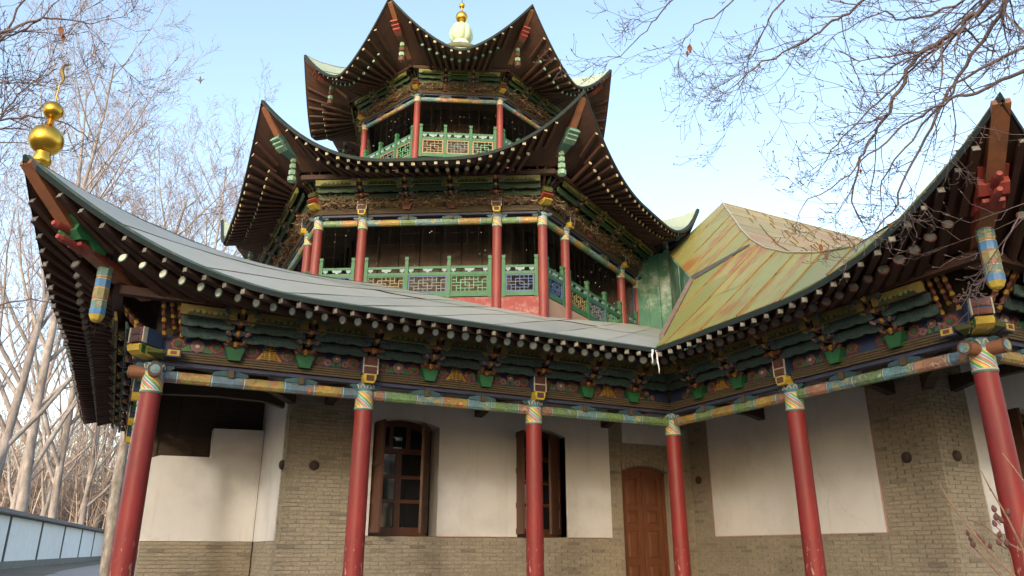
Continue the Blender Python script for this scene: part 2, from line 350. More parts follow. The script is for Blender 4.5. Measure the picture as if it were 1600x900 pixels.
# ------------------------------------------------------------------ ground
g = MB()
def gz(x, y):
    d = math.hypot(x+4, y); t = min(1, max(0, (d-14)/14)); return GZ + .26*t*t*(3-2*t)
xs = [-1500, -500, -200, -90] + [-60+4*i for i in range(31)] + [90, 200, 500, 1500]
g.grid(lambda i, j: (xs[i], xs[j], gz(xs[i], xs[j])), len(xs)-1, len(xs)-1)
GROUND = mat('trodden_ground', (.15, .13, .10), .95, (.10, .088, .066), scale=.6, bump=.3, dirt=(.09, .08, .06), dscale=.25)
o = g.build('ground', GROUND, smooth=True); o['kind'] = 'structure'; o['label'] = 'bare grey trodden ground around the buildings'
path = MB(); path.grid(lambda i, j: (lerp(-11.6, -8.6, j)+(i-1)*.35, -6+i*4.5, gz(-10, -6+i*4.5)+.006), 14, 1)
o = path.build('path', mat('grey_paving', (.25, .25, .25), .9, (.19, .19, .19), scale=2)); o['kind'] = 'structure'; o['label'] = 'grey paved path along the white boundary wall'

# ------------------------------------------------------------------ the gallery building
GB = thing('gallery_building', 'long veranda building with red columns, painted beams and sweeping green tin roof', 'building', (XA/2, 2, FZ))
PT = thing('pagoda_tower', 'tall two-tier pagoda tower with upturned eaves rising above the gallery roof', 'tower', (TX, TY, FZ))

# ---- small shared shapes of the painted frieze (unit = gallery scale)
def gg(k, dx=0, do=0, dz=0): return lambda a, b, c: V(((a+dx)*k, -(c+do)*k, (b+dz)*k))
CACHE = {}
def cached(key, fn):
    if key not in CACHE: CACHE[key] = fn()
    return CACHE[key]
def cloud_poly(wd, h, n=3):
    top = [(-wd/2, 0)]
    pts = []
    for i in range(25):
        t = i/24; x = lerp(-wd/2, wd/2, t); pts.append((x, h*(.35+.65*math.sin(math.pi*t)**.6)*(1-.18*abs(math.sin(math.pi*t*n)))))
    return [(-wd/2, 0)] + pts + [(wd/2, 0)]
def arms(b, k, n=4, z0=.1, o0=.1):
    g_ = gg(k)
    for i in range(n):
        oo, zz, wv = o0+.125*i, z0+.112*i, .052
        nose = [(oo-.12, zz), (oo+.05, zz-.005), (oo+.085, zz+.03), (oo+.085, zz+.065), (oo+.05, zz+.085), (oo-.12, zz+.085)]
        b.prism(nose, lambda a, z, x: V((x*k, -a*k, z*k)), -wv/2, wv/2, 1 if i % 2 else 6)
        ww = .15+.022*i
        wing = [(-ww, zz+.05), (-ww*.8, zz+.015), (-ww*.4, zz+.03), (-.03, zz+.01), (.03, zz+.01), (ww*.4, zz+.03), (ww*.8, zz+.015), (ww, zz+.05), (ww*.9, zz+.095), (ww*.5, zz+.08), (-ww*.5, zz+.08), (-ww*.9, zz+.095)]
        b.prism(wing, lambda a, z, c: V((a*k, -c*k, z*k)), oo+.05, oo+.09, (3, 4, 5, 2)[i % 4])
        b.tube([V((0, -(oo+.075)*k, (zz+.02)*k)), V((0, -(oo+.105)*k, (zz+.045)*k)), V((0, -(oo+.075)*k, (zz+.075)*k))], [.02*k, .034*k, .02*k], 6, 7)
BRM = [BRIGHTGREEN, ORANGE, ARMGREEN, ARMRED, ARMBLUE, PINK, ARMRED, GOLD, CREAM, ARMRED, BROWN, PENDYELLOW, HEADBLUE]
def bracket_mesh(k, tower=False):
    b = MB(); g_ = gg(k)
    b.prism([(-.07, -.05), (.07, -.05), (.095, .03), (.125, .13), (.05, .135), (0, .085), (-.05, .135), (-.125, .13), (-.095, .03)], g_, .03, .17, 0 if not tower else 9)
    arms(b, k, 4)
    for sx in (-1, 1):
        for i in range(4):
            p = V((sx*(.06+.03*i)*k, -(.2+.11*i)*k, (.13+.1*i)*k)); b.tube([p, p+V((sx*.035*k, -.03*k, .03*k)), p+V((sx*.05*k, -.045*k, .075*k))], [.018*k, .026*k, .01*k], 5, (1, 5, 2, 4)[i])
    b.box(-.022*k, .022*k, -.5*k, -.44*k, .36*k, .5*k, 10)
    return b.mesh('bracket', BRM)
def head_mesh(k):
    b = MB(); g_ = gg(k)
    b.prism([(-.06, -.17), (.06, -.17), (.085, -.11), (.085, -.05), (-.085, -.05), (-.085, -.11)], g_, .05, .21, 11)
    b.box(-.05*k, .05*k, -.225*k, -.21*k, -.14*k, -.07*k, 1)
    b.box(-.105*k, .105*k, -.2*k, -.03*k, -.05*k, .2*k, 12)
    for z0, z1 in ((-.035, .045), (.065, .185)):
        b.box(-.085*k, .085*k, -.212*k, -.2*k, z0*k, z1*k, 9); b.box(-.045*k, .045*k, -.222*k, -.212*k, (z0+.02)*k, (z1-.02)*k, 1)
    for x in (-.105, .09): b.box(x*k, (x+.015)*k, -.216*k, -.2*k, -.05*k, .2*k, 8)
    b.box(-.105*k, .105*k, -.218*k, -.2*k, .048*k, .062*k, 8)
    arms(b, k, 3, .2, .22)
    b.box(-.022*k, .022*k, -.5*k, -.44*k, .36*k, .62*k, 10)
    return b.mesh('column_bracket', BRM)
def wavy_board(ln, h, k, mi_mats, lobes, amp, th=.03, tilt=.03, scroll=False):
    b = MB(); n = 8*lobes; low = []
    for i in range(n+1):
        t = i/n; low.append((lerp(-ln/2, ln/2, t), amp*abs(math.sin(math.pi*t*lobes))**.7*(-1) + amp))
    poly = low + [(ln/2, h), (-ln/2, h)]
    b.prism(poly, lambda a, z, c: V((a, -(c+tilt*z/h)*k, z)), 0, th, 0)
    if scroll:
        p = []
        m = 44
        for i in range(m+1):
            t = i/m; x = lerp(-.36, .36, t)*ln; p.append((x, h*(.2+.42*abs(math.sin(math.pi*2*t))**.6*(1-.35*abs(2*t-1)))+h*.05*math.sin(t*60)))
        p = [(-.38*ln, h*.04)] + p + [(.38*ln, h*.04)]
        b.prism(p, lambda a, z, c: V((a, -(c+tilt*z/h)*k, z)), th, th+.012, 1)
        for sx in (-1, 1):
            for q, rr in ((.1, .15), (.2, .12), (.3, .08)):
                b.tube([V((sx*q*ln, -(th+.005+tilt*.4)*k, h*.42)), V((sx*q*ln, -(th+.022+tilt*.4)*k, h*.42))], rr*h*1.5, 8, 2)
    return b.mesh('board', mi_mats)
def flower(b, x, z, r, k, petal, heart, n=8, o0=.065):
    for i in range(n):
        a = 2*math.pi*i/n; c_, s_ = math.cos(a), math.sin(a)
        pts = [(x+(.25*r)*c_-(.16*r)*s_, z+(.25*r)*s_+(.16*r)*c_), (x+.8*r*c_-.36*r*s_, z+.8*r*s_+.36*r*c_), (x+r*c_, z+r*s_), (x+.8*r*c_+.36*r*s_, z+.8*r*s_-.36*r*c_), (x+.25*r*c_+.16*r*s_, z+.25*r*s_-.16*r*c_)]
        b.prism(pts, gg(k), o0, o0+.012+.004*(i % 2), petal)
    b.prism([(x+.3*r*math.cos(i*math.pi/4), z+.3*r*math.sin(i*math.pi/4)) for i in range(8)], gg(k), o0, o0+.022, heart)
MOTM = [PINK, GOLD, BLOSSOM, LEAFG, BRIGHTGREEN, CREAM]
def motif_mesh(kind, k):
    b = MB()
    if kind == 'peony':
        flower(b, 0, .09, .085, k, 0, 5)
        for sx in (-1, 1):
            b.prism([(sx*.05, .02), (sx*.2, .015), (sx*.15, .06), (sx*.1, .1)], gg(k), .062, .072, 3)
    elif kind == 'lotus':
        flower(b, 0, .125, .06, k, 0, 5); flower(b, -.115, .06, .05, k, 0, 2); flower(b, .115, .06, .05, k, 0, 2)
        for sx in (-1, 1): b.prism([(sx*.01, .02), (sx*.07, .02), (sx*.06, .09), (sx*.03, .08)], gg(k), .062, .072, 3)
    else:                                          # the long-life sign: bars widening downwards round one upright
        b.box(-.012*k, .012*k, -.08*k, -.06*k, .005*k, .185*k, 1)
        for z, ww in ((.02, .15), (.045, .125), (.07, .105), (.094, .085), (.118, .08), (.145, .085)):
            b.box(-ww*k, ww*k, -.078*k, -.06*k, (z-.006)*k, (z+.007)*k, 1)
        for sx in (-1, 1):
            b.prism([(sx*.16, 0), (sx*.12, 0), (sx*.075, .1), (sx*.09, .1)], gg(k), .06, .076, 1)
            b.prism([(sx*.02, .15), (sx*.035, .15), (sx*.075, .19), (sx*.055, .19)], gg(k), .06, .077, 1)
            b.box(sx*.06*k-.008*k, sx*.06*k+.008*k, -.079*k, -.06*k, .02*k, .12*k, 1)
    return b.mesh('motif', MOTM)
def blossom_mesh(k):
    b = MB()
    for j, (r0, mi, oo) in enumerate(((.105, 2, .06), (.075, 0, .072), (.055, 2, .082), (.032, 4, .09))):
        pts = []
        for i in range(32):
            a = 2*math.pi*i/32; r = r0*(1+.1*math.cos(8*a)); pts.append((r*math.cos(a), .095+.85*r*math.sin(a)))
        b.prism(pts, gg(k), oo-.012, oo, mi)
    return b.mesh('blossom', MOTM)
def lintel(parent, M, s0, s1, z, k, segs, name='lintel'):
    b = MB(); mats = []; tot = sum(x[1] for x in segs); s = s0
    hw, hh = .062*k, .064*k
    prof = [(-hw*.55, -hh), (hw*.55, -hh), (hw, -hh*.5), (hw, hh*.5), (hw*.55, hh), (-hw*.55, hh), (-hw, hh*.5), (-hw, -hh*.5)]
    def seg(a, c, m, f):
        if m not in mats: mats.append(m)
        b.prism([(y*f, q*f) for y, q in prof], lambda y, q, x: V((x, y, z+q)), a, c, mats.index(m))
    for i, (m, ln) in enumerate(segs):
        e = s + ln/tot*(s1-s0)
        seg(s+(.018*k if i else 0), e-(.018*k if i < len(segs)-1 else 0), m, 1)
        if i < len(segs)-1:
            for q, mm in ((-.018, CAPGREEN), (-.006, CREAM), (.006, PENDBLUE)): seg(e+q*k, e+(q+.012)*k, mm, 1.04)
        s = e
    return b.build(name, mats, parent, M)

def frieze(root, M, L, zb, k, nodes, bays, motifs, ends, tower=False, spare=()):
    """nodes: (s, 'col'|'br'|'end'), bays: list of (s0, s1, segs) for the lintel; ends: ('convex'|'valley'|'open') x2"""
    z = lambda q: zb + k*(q-3.49)
    b = MB()                                       # long continuous members
    e0 = -.02*k if ends[0] == 'convex' else (.0 if ends[0] == 'open' else .1*k); e1 = L+.02*k if ends[1] == 'convex' else (L if ends[1] == 'open' else L-.1*k)
    b.box(e0, e1, -.06*k, .06*k, z(3.708), z(3.757), 0)
    b.box(e0, e1, -.075*k, .07*k, z(3.759), z(3.876), 1)
    for i in range(4):
        q = z(3.759)+.117*k*(i+.12)/4; b.box(e0, e1, -(.1+.004*i)*k, -.074*k, q, q+.023*k, 1)
    b.box(e0, e1, -.05*k, .05*k, z(3.878), z(4.62), 2)
    b.box(e0, e1, -.058*k, -.048*k, z(3.88), z(4.07), 3)
    pe0 = -.5*k*(.577 if tower else 1) if ends[0] == 'convex' else (0 if ends[0] == 'open' else .5*k); pe1 = L+.5*k*(.577 if tower else 1) if ends[1] == 'convex' else (L if ends[1] == 'open' else L-.5*k)
    b.box(pe0, pe1, -.57*k, -.46*k, z(4.37), z(4.47), 4)
    fr = b.build('frieze', [BLUEBEAM, RIBBED, DARKWOOD, BLUE, BROWN], root, M)
    for s0, s1, segs in bays: lintel(root, M, s0, s1, z(3.575), k, segs)
    br = cached(('br', k, tower), lambda: bracket_mesh(k, tower)); hd = cached(('hd', k), lambda: head_mesh(k)); bl = cached(('bl', k), lambda: blossom_mesh(k))
    def cl():
        c = MB(); c.prism(cloud_poly(.42, .085), gg(k), -.02, .05, 0); c.box(-.03*k, .03*k, -.085*k, .03*k, -.02*k, .075*k, 1); return c.mesh('cloud', [CLOUD, RIBBED])
    def ch():
        c = MB(); c.prism([(.0, 0), (.16, 0), (.22, .04), (.19, .075), (.1, .07), (.05, .1), (0, .1)], gg(k), -.02, .04, 0); c.prism([(0, 0), (0, .1), (-.05, .1), (-.1, .07), (-.19, .075), (-.22, .04), (-.16, 0)], gg(k), -.02, .04, 0); return c.mesh('cloud', [CLOUD])
    cm = cached(('cl', k), cl); cc = cached(('ch', k), ch)
    for s, t in nodes:
        P = M @ T3((s, 0, z(3.872)))
        if t == 'br':
            place(br, 'bracket', fr, P); place(cm, 'cloud_block', fr, M @ T3((s, 0, z(3.64))))
        elif t == 'col':
            place(hd, 'column_bracket', fr, P); place(cc, 'cloud_block', fr, M @ T3((s, 0, z(3.64))))
        elif t == 'corner': place(cc, 'cloud_block', fr, M @ T3((s, 0, z(3.64))))
    for i in range(len(nodes)-1):
        (sa, ta), (sb, tb) = nodes[i], nodes[i+1]
        for oo, q, h, kind in ((.2, 4.035, .115, 't'), (.345, 4.14, .11, 't'), (.485, 4.232, .122, 'y')):
            a, c = sa+.06*k, sb-.06*k
            if ta == 'valley': a = sa+oo*k+.05
            if tb == 'valley': c = sb-oo*k-.05
            if ta == 'corner': a = sa+(.26-oo*.2)*k if not tower else sa+.02
            if tb == 'corner': c = sb-(.26-oo*.2)*k if not tower else sb-.02
            ln = round(c-a, 2)
            if ln < .12: continue
            if kind == 't': me = cached(('t', ln, k, tower), lambda: wavy_board(ln, h*k, k, [TEALG if tower else TEAL], 3 if ln > .4 else 2, .02*k))
            else: me = cached(('y', ln, k, tower), lambda: wavy_board(ln, h*k, k, [YELLOWG if tower else YELLOW, OLIVE, ARMGREEN], 1, .008*k, scroll=ln > .3))
            place(me, 'scalloped_board' if kind == 't' else 'carved_board', fr, M @ T3(((a+c)/2, -oo*k, z(q))))
        if motifs:
            mo = motifs[i % len(motifs)]; mid = (sa+sb)/2
            if ta == 'valley': mid += .12
            if tb == 'valley': mid -= .12
            if mo and sb-sa > .5:
                place(cached((mo, k), lambda: motif_mesh(mo, k)), {'peony': 'peony_motif', 'lotus': 'lotus_motif', 'shou': 'longevity_sign'}[mo], fr, M @ T3((mid, 0, z(3.88))))
            for s, t, sg in ((sa, ta, 1), (sb, tb, -1)):
                if t != 'valley' and sb-sa > .7: place(bl, 'blossom_motif', fr, M @ T3((s+sg*.21*k, 0, z(3.88))))
    return fr

# ---- eaves
class Eave: pass
def eave(**kw):
    e = Eave(); e.bulge = 0; e.c0 = e.c1 = False
    for a, b in kw.items(): setattr(e, a, b)
    return e
def edge_pt(e, u):
    s = lerp(e.s0, e.s1, u); up = bu = 0
    for on, t in ((e.c0, s-e.s0), (e.c1, e.s1-s)):
        if on: up += e.rise*max(0, 1-t/e.span)**e.pow; bu += e.bulge*max(0, 1-t/(e.span*1.25))**2
    return V((s, -(e.out+bu), e.zmid+up))
def edge_up(e, u): return edge_pt(e, u).z - e.zmid
def inner_pt(e, u): return V((lerp(e.i0, e.i1, u), -e.iout, e.iz))
def unit_round(r, mats):
    b = MB(); n = 10
    for x0, x1, ra, rb in ((0, 1, r, r),):
        b.tube([V((x0, 0, 0)), V((x1, 0, 0))], r, n, 0, cap=False)
    ring = lambda rr, x: [V((x, rr*math.cos(2*math.pi*j/n), rr*math.sin(2*math.pi*j/n))) for j in range(n)]
    a, c, d = ring(r, 1), ring(r*.78, 1.006), ring(r*.74, 1.012)
    for j in range(n):
        q = (j+1) % n; b.face((a[j], a[q], c[q], c[j]), 1); b.face((c[j], c[q], d[q], d[j]), 2)
    b.face(d, 2); return b.mesh('rafter', mats)
def unit_square(h, mats):
    b = MB(); b.box(0, 1, -h, h, -h, h, 0)
    b.v = b.v; x = 1.004
    c = [V((x, -h*.92, -h*.92)), V((x, h*.92, -h*.92)), V((x, h*.92, h*.92)), V((x, -h*.92, h*.92))]; m_ = V((x+.006, 0, 0))
    for j in range(4):
        a, q = c[j], c[(j+1) % 4]; mid = (a+q)/2*1.0; inn = lerp(mid, m_, .45)
        b.face((a, lerp(a, m_, .7), m_, inn), 1); b.face((a, inn, q), 2); b.face((q, inn, m_, lerp(q, m_, .7)), 1)
    return b.mesh('flying_rafter', mats)
def axis_matrix(a, c, up=V((0, 0, 1)), sy=1.0):
    x = (c-a); ln = x.length; x.normalize(); y = up.cross(x).normalized(); zz = x.cross(y)
    return Matrix(((x.x*ln, y.x*sy, zz.x*sy, a.x), (x.y*ln, y.y*sy, zz.y*sy, a.y), (x.z*ln, y.z*sy, zz.z*sy, a.z), (0, 0, 0, 1)))
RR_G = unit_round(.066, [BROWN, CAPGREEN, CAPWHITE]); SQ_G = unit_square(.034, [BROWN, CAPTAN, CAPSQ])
RR_D = unit_round(.062, [BROWN, BROWN, CAPSQ]); SQ_D = unit_square(.04, [BROWN, CAPSQ, BROWN])  # dim-capped copies for the left flank, its deep shade put into the colour
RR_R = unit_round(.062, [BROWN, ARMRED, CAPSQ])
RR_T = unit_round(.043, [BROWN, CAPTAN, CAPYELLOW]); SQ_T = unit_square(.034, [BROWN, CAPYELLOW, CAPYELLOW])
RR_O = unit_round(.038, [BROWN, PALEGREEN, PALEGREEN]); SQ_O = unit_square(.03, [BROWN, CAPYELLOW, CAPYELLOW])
def make_eave(root, M, e, pitch, rnd, sqr, edge_mat, drop=(.055, .13), f_sq=(.42, .955), f_rd=(0, .52), nu=48, edge_top=.1, skip=.3):
    b = MB(); nv = 4
    def low(i, j): return lerp(inner_pt(e, i/nu), edge_pt(e, i/nu)-V((0, 0, .03)), j/nv)
    def high(i, j): return lerp(inner_pt(e, i/nu)+V((0, 0, .03)), edge_pt(e, i/nu)-V((0, 0, .002)), j/nv)
    b.grid(low, nu, nv); b.grid(lambda i, j: high(i, nv-j), nu, nv)
    b.grid(lambda i, j: (low if j == 0 else high)(i, nv), nu, 1)
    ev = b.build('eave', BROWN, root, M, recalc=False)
    s = MB()
    def ed(i, j):
        p = edge_pt(e, i/nu); iw = (inner_pt(e, i/nu)-p); iw.z = 0; iw.normalize()
        return p + (iw*(-.012)+V((0, 0, -.045)), iw*(-.02)+V((0, 0, .008)), iw*(-.005)+V((0, 0, .022)), iw*edge_top+V((0, 0, .022+.45*edge_top)), iw*edge_top+V((0, 0, .0+.45*edge_top)))[j]
    s.grid(ed, nu, 4); s.m = [1 if i % 4 < 2 else 0 for i in range(len(s.f))]; s.build('edge_strip', [edge_mat, EDGED], ev, M, recalc=False)
    n = int(round((e.s1-e.s0)/pitch))
    for i in range(n):
        u = (i+.5)/n; ss = lerp(e.s0, e.s1, u)
        I, E_ = inner_pt(e, u), edge_pt(e, u)-V((0, 0, .03))
        near = min(ss-e.s0 if e.c0 else 9, e.s1-ss if e.c1 else 9)
        jit = lambda: V((random.uniform(-.008, .008), 0, random.uniform(-.004, .004)))
        up = V((0, 0, 1))
        a, c = lerp(I, E_, f_sq[0]), lerp(I, E_, f_sq[1]); d = V((0, 0, -drop[0]))
        if near > skip: place(sqr, 'flying_rafter', ev, M @ axis_matrix(a+d, c+d+jit()+V((0, random.uniform(-.012, .012), 0)), sy=random.uniform(.84, 1.06)))
        a, c = lerp(I, E_, f_rd[0]), lerp(I, E_, f_rd[1]+random.uniform(-.008, .008)); d0, d1 = V((0, 0, -drop[1]*.75)), V((0, 0, -drop[1]))
        if near > skip*1.7: place(rnd, 'rafter', ev, M @ axis_matrix(a+d0, c+d1+jit(), sy=random.uniform(.86, 1.06)))
    return ev
def make_roof(root, M, e, T0, T1, nst, nrow, mt, kup=3.0, vp=1.0, name='roof'):
    """sheet-metal roof from the eave edge up to the line T0-T1, laid as overlapping sheets"""
    T0, T1 = V(T0), V(T1)
    def P(u, v, off=0):
        a = edge_pt(e, u); t = lerp(T0, T1, u); p = lerp(a, t, v)
        p.z = lerp(e.zmid, t.z, v**vp) + (a.z-e.zmid)*(1-v)**kup + off
        return p
    b = MB(); b.grid(lambda i, j: P(i/40, j/8, -.012 - .1*(j > 0)), 40, 8)
    rf = b.build(name, UNDER, root, M, recalc=False)
    for i in range(nst):
        for j in range(nrow):
            sh = (random.random()-.5)*.25/nrow if 0 < j else 0
            u0, u1 = i/nst, (i+1)/nst; v0 = max(0, j/nrow+(sh if j else 0)-.012); v1 = (j+1)/nrow+.02
            nu, nv = max(2, int(24/nst)+1), max(2, int(9/nrow)+1); lift = .004+.003*random.random()
            q = MB()
            def S(a, c): return P(lerp(u0, u1, a/nu), lerp(v0, min(1, v1), c/nv), .016+lift+.006*(1-c/nv)*(j > 0) + .006*math.sin(a*2.1+i)*math.sin(c*1.7+j))
            q.grid(S, nu, nv)
            q.grid(lambda a, c: S(nu, c) + V((0, 0, (0, .007)[a])), 1, nv, 1)   # folded seam at one side
            q.grid(lambda a, c: S(nu, c) + V((.016*a, 0, .007)), 1, nv, 1)
            q.build('roof_sheet', [mt, SEAM], rf, M, smooth=True, recalc=False)
    return rf

# ---- columns
def column(root, x, y, z0, z1, r, red, band, stripe, k=1.0, base=True):
    b = MB(); prof = [(r*1.06, 0), (r*1.05, .4), (r*1.02, (z1-z0)*.5), (r*.97, z1-z0-band), (r*.97, z1-z0)]
    b.lathe(prof, 20); c = b.build('column', red, root, T3((x, y, z0)), smooth=False); smoothed(c)
    R_ = r*.975
    def band_(zz0, zz1, m, gro=.004, nm='painted_band'):
        q = MB(); q.lathe([(R_+gro, zz0), (R_+gro, zz1)], 24); o = q.build(nm, m, c, T3((x, y, 0))); smoothed(o); return o
    zb = z1-band
    band_(zb, zb+.022*k, CAPGREEN, .007); band_(zb+.022*k, zb+.04*k, CREAM, .008)
    band_(zb+.04*k, zb+.235*k, stripe, .004)
    band_(zb+.235*k, zb+.25*k, CREAM, .008)
    band_(zb+.25*k, z1, BANDBLUE, .004)
    q = MB()                                       # white curls on the blue band
    n = 9
    for i in range(n):
        a = 2*math.pi*i/n; pts = []
        for t in range(9):
            th = a + (t/8-.5)*.5; zz = zb+(.29+.05*math.sin(t/8*math.pi))*k; pts.append(V(((R_+.008)*math.cos(th), (R_+.008)*math.sin(th), zz)))
        q.tube(pts, .009*k, 4)
    q.build('curl_band', CREAM, c, T3((x, y, 0)))
    if base:
        q = MB(); q.lathe([(r*1.7, 0), (r*1.75, .08), (r*1.5, .16), (r*1.1, .17)], 20); q.build('stone_base', STONE, c, T3((x, y, z0-.02)))
    return c
G_COLS = [(XA, 0), (XA+BAY, 0), (XA+2*BAY, 0), (0, 0), (0, YF/2), (0, YF), (XA, BAY), (XA, 2*BAY), (XA, 3*BAY), (BAY, YF), (2*BAY, YF)]
for x, y in G_COLS: column(GB, x, y, FZ, 3.715, .12, RED, .36, STRIPE)

# ---- painted friezes of the gallery
O_, G_, B_, C_, D_ = FL_ORANGE, FL_GREEN, FL_BLUE, FL_CYAN, FL_RED
SA = [(B_, .22), (O_, .62), (B_, .6), (O_, .78), (B_, .58), (O_, .6), (B_, .3)]
SB = [(D_, .22), (G_, .62), (C_, .5), (O_, .56), (C_, .5), (G_, .6), (D_, .24)]
SCc = [(D_, .2), (G_, .52), (C_, .4), (G_, .6), (C_, .42), (G_, .62)]
SD = [(D_, .14), (O_, .5), (G_, .45), (O_, .6), (G_, .5), (O_, .5), (D_, .18)]
SE = [(G_, .2), (D_, .5), (C_, .55), (G_, .62), (C_, .55), (D_, .62), (B_, .3)]
def nodes_for(L, start, end, nb):
    out = []; h = L/nb
    for i in range(nb+1):
        t = start if i == 0 else end if i == nb else 'col'
        out.append((i*h, t))
        if i < nb: out += [(i*h+h/3, 'br'), (i*h+2*h/3, 'br')]
    return out
MOT = ['peony', 'shou', 'lotus']
rc = .115
frieze(GB, M1, L1, 3.49, 1.0, nodes_for(L1, 'corner', 'valley', 3), [(rc, BAY-rc, SA), (BAY+rc, 2*BAY-rc, SB), (2*BAY+rc, L1-rc, SCc)], MOT, ('convex', 'valley'))
frieze(GB, M2, L2, 3.49, 1.0, nodes_for(L2, 'valley', 'corner', 2), [(rc, L2/2-rc, SD), (L2/2+rc, L2-rc, SE)], ['lotus', 'shou', 'peony', 'peony', None, 'lotus'], ('valley', 'convex'))
nL = [(0, 'end'), (.9, 'br'), (1.8, 'br')] + [(L0-3*BAY+s, t if s else 'col') for s, t in nodes_for(3*BAY, 'col', 'corner', 3)]
frieze(GB, M0, L0, 3.49, 1.0, nL, [(L0-(i+1)*BAY+rc, L0-i*BAY-rc, SA) for i in range(3)], MOT, ('open', 'convex'))
frieze(GB, M3, L3, 3.49, 1.0, [(0, 'corner'), (BAY/3, 'br'), (BAY*2/3, 'br'), (BAY, 'col'), (BAY*4/3, 'br'), (BAY*5/3, 'br'), (2*BAY, 'col')], [(rc, BAY-rc, SA), (BAY+rc, 2*BAY-rc, SB)], MOT, ('convex', 'open'))

# ---- eaves and tin roofs of the gallery
ge = dict(zmid=4.41, rise=.97, span=3.2, pow=2.2, out=1.15, bulge=.38, iout=.5, iz=4.53)
E1 = eave(s0=-1.53, s1=L1-1.15, c0=True, i0=-.5, i1=L1-.5, **ge)
E2 = eave(s0=1.15, s1=L2+1.53, c1=True, i0=.5, i1=L2+.5, **ge)
E0 = eave(s0=0, s1=L0+1.53, c1=True, i0=0, i1=L0+.5, **ge)
E3 = eave(s0=-1.53, s1=L3, c0=True, i0=-.5, i1=L3, **ge)
make_eave(GB, M1, E1, .212, RR_G, SQ_G, EDGEG, edge_top=.055)
make_eave(GB, M2, E2, .212, RR_R, SQ_G, EDGED, edge_top=.06)
make_eave(GB, M0, E0, .212, RR_D, SQ_D, EDGED, edge_top=.06)
make_eave(GB, M3, E3, .212, RR_R, SQ_G, EDGED, edge_top=.06)
zt = 4.41+.43*5
make_roof(GB, M1, E1, (3.86, 3.85, zt), (L1+3.6, 3.85, zt), 9, 2, ROOF1)
make_roof(GB, M0, E0, (0, 3.86, zt), (L0-3.85, 3.86, zt), 12, 2, ROOF1)

# ---- corner sets: hip rafter, painted head, hanging pendant, fan of beaded arms
def radial(C, ang):
    a = R(ang); d = V((math.cos(a), math.sin(a), 0)); n = V((-d.y, d.x, 0)); c = V((C[0], C[1], 0))
    return lambda r, z, t: c + d*r + n*t + V((0, 0, z))
def gallery_corner(C, ang, redhead):
    g_ = radial(C, ang)
    b = MB()
    top = [(.3, 4.55), (.75, 4.62), (1.2, 4.83), (1.5, 5.0), (1.85, 5.2), (2.13, 5.36)]
    low = [(2.14, 5.31), (1.9, 5.12), (1.55, 4.86), (1.2, 4.66), (.75, 4.5), (.3, 4.42)]
    b.prism(top+low, g_, -.075, .075)
    hip = b.build('hip_rafter', HIPBROWN, GB)
    b = MB(); gm = 3 if redhead else 0
    b.prism([(1.1, 4.69), (1.24, 4.69), (1.34, 4.77), (1.44, 4.75), (1.52, 4.83), (1.5, 4.9), (1.6, 4.97), (1.52, 5.04), (1.4, 5.05), (1.25, 4.96), (1.1, 4.9)], g_, -.13, .13, gm)
    b.prism([(1.12, 4.88), (1.3, 4.92), (1.46, 4.99), (1.56, 5.05), (1.42, 5.09), (1.12, 4.97)], g_, -.137, .137, 1)
    for zz, r1 in ((4.845, 1.70), (4.725, 1.62)):
        b.tube([g_(1.3, zz-.02, 0), g_(r1-.05, zz, 0), g_(r1, zz+.005, 0)], [.042, .042, .026], 8, 3)
    b.prism([(.4, 4.56), (1.1, 4.66), (1.4, 4.7), (1.4, 4.74), (.4, 4.62)], g_, -.095, .095, 3)
    for i in range(13):
        r = .42+i*.052; zz = 4.60+.1*i/13; b.prism([(r, zz), (r+.034, zz+.008), (r+.034, zz+.2), (r, zz+.19)], g_, -.1, .1, 2)
    b.build('carved_head', [HEADGREEN, HEADBLUE, mat('rib_grey', (.07, .075, .085), .7), HEADRED], hip)
    b = MB()                                       # stepped block on the diagonal above the column
    b.prism([(.05, 3.885), (.31, 3.885), (.35, 3.96), (.35, 4.08), (.05, 4.08)], g_, -.105, .105, 0)
    for z0, z1, m_ in ((3.9, 3.965, 1), (3.985, 4.065, 1)):
        b.prism([(.34, z0), (.362, z0+.005), (.362, z1), (.34, z1)], g_, -.085, .085, m_); b.prism([(.362, z0+.018), (.37, z0+.018), (.37, z1-.018), (.362, z1-.018)], g_, -.045, .045, 3)
    for sg in (-1, 1): b.prism([(.3, 3.89), (.362, 3.9), (.364, 4.08), (.3, 4.08)], g_, sg*.092, sg*.107, 2)
    b.prism([(.05, 3.755), (.3, 3.765), (.37, 3.80), (.385, 3.845), (.36, 3.88), (.05, 3.88)], g_, -.085, .085, 4); b.prism([(.28, 3.77), (.34, 3.785), (.34, 3.875), (.28, 3.875)], g_, -.09, .09, 5)
    b.build('diagonal_block', [HEADBLUE, ARMRED, CREAM, ORANGE, PENDYELLOW, BRIGHTGREEN], hip)
    p = g_(.95, 0, 0); b = MB(); rr = .082
    prof = [(rr*.8, 4.7), (rr*.8, 4.62), (rr, 4.61), (rr, 4.5), (rr*.92, 4.49), (rr*.92, 4.47), (rr, 4.46), (rr, 4.37), (rr*.94, 4.36), (rr*1.02, 4.35), (rr*1.02, 4.23), (rr*.95, 4.22), (rr, 4.21), (rr, 4.12), (rr*1.05, 4.1), (rr*1.02, 4.05), (rr*.7, 3.99), (rr*.3, 3.97)]
    seq = [4, 4, 0, 2, 3, 2, 1, 3, 2, 7, 3, 2, 0, 5, 1, 6, 6]
    b.lathe(prof, 8, lambda i: seq[i], (p.x, p.y, 0), a0=R(22.5))
    b.build('pendant', [FL_PEND, PENDBLUE, CREAM, GOLD, BRIGHTGREEN, PENDBLUE, PENDYELLOW, FL_PENDO], hip)
    return hip
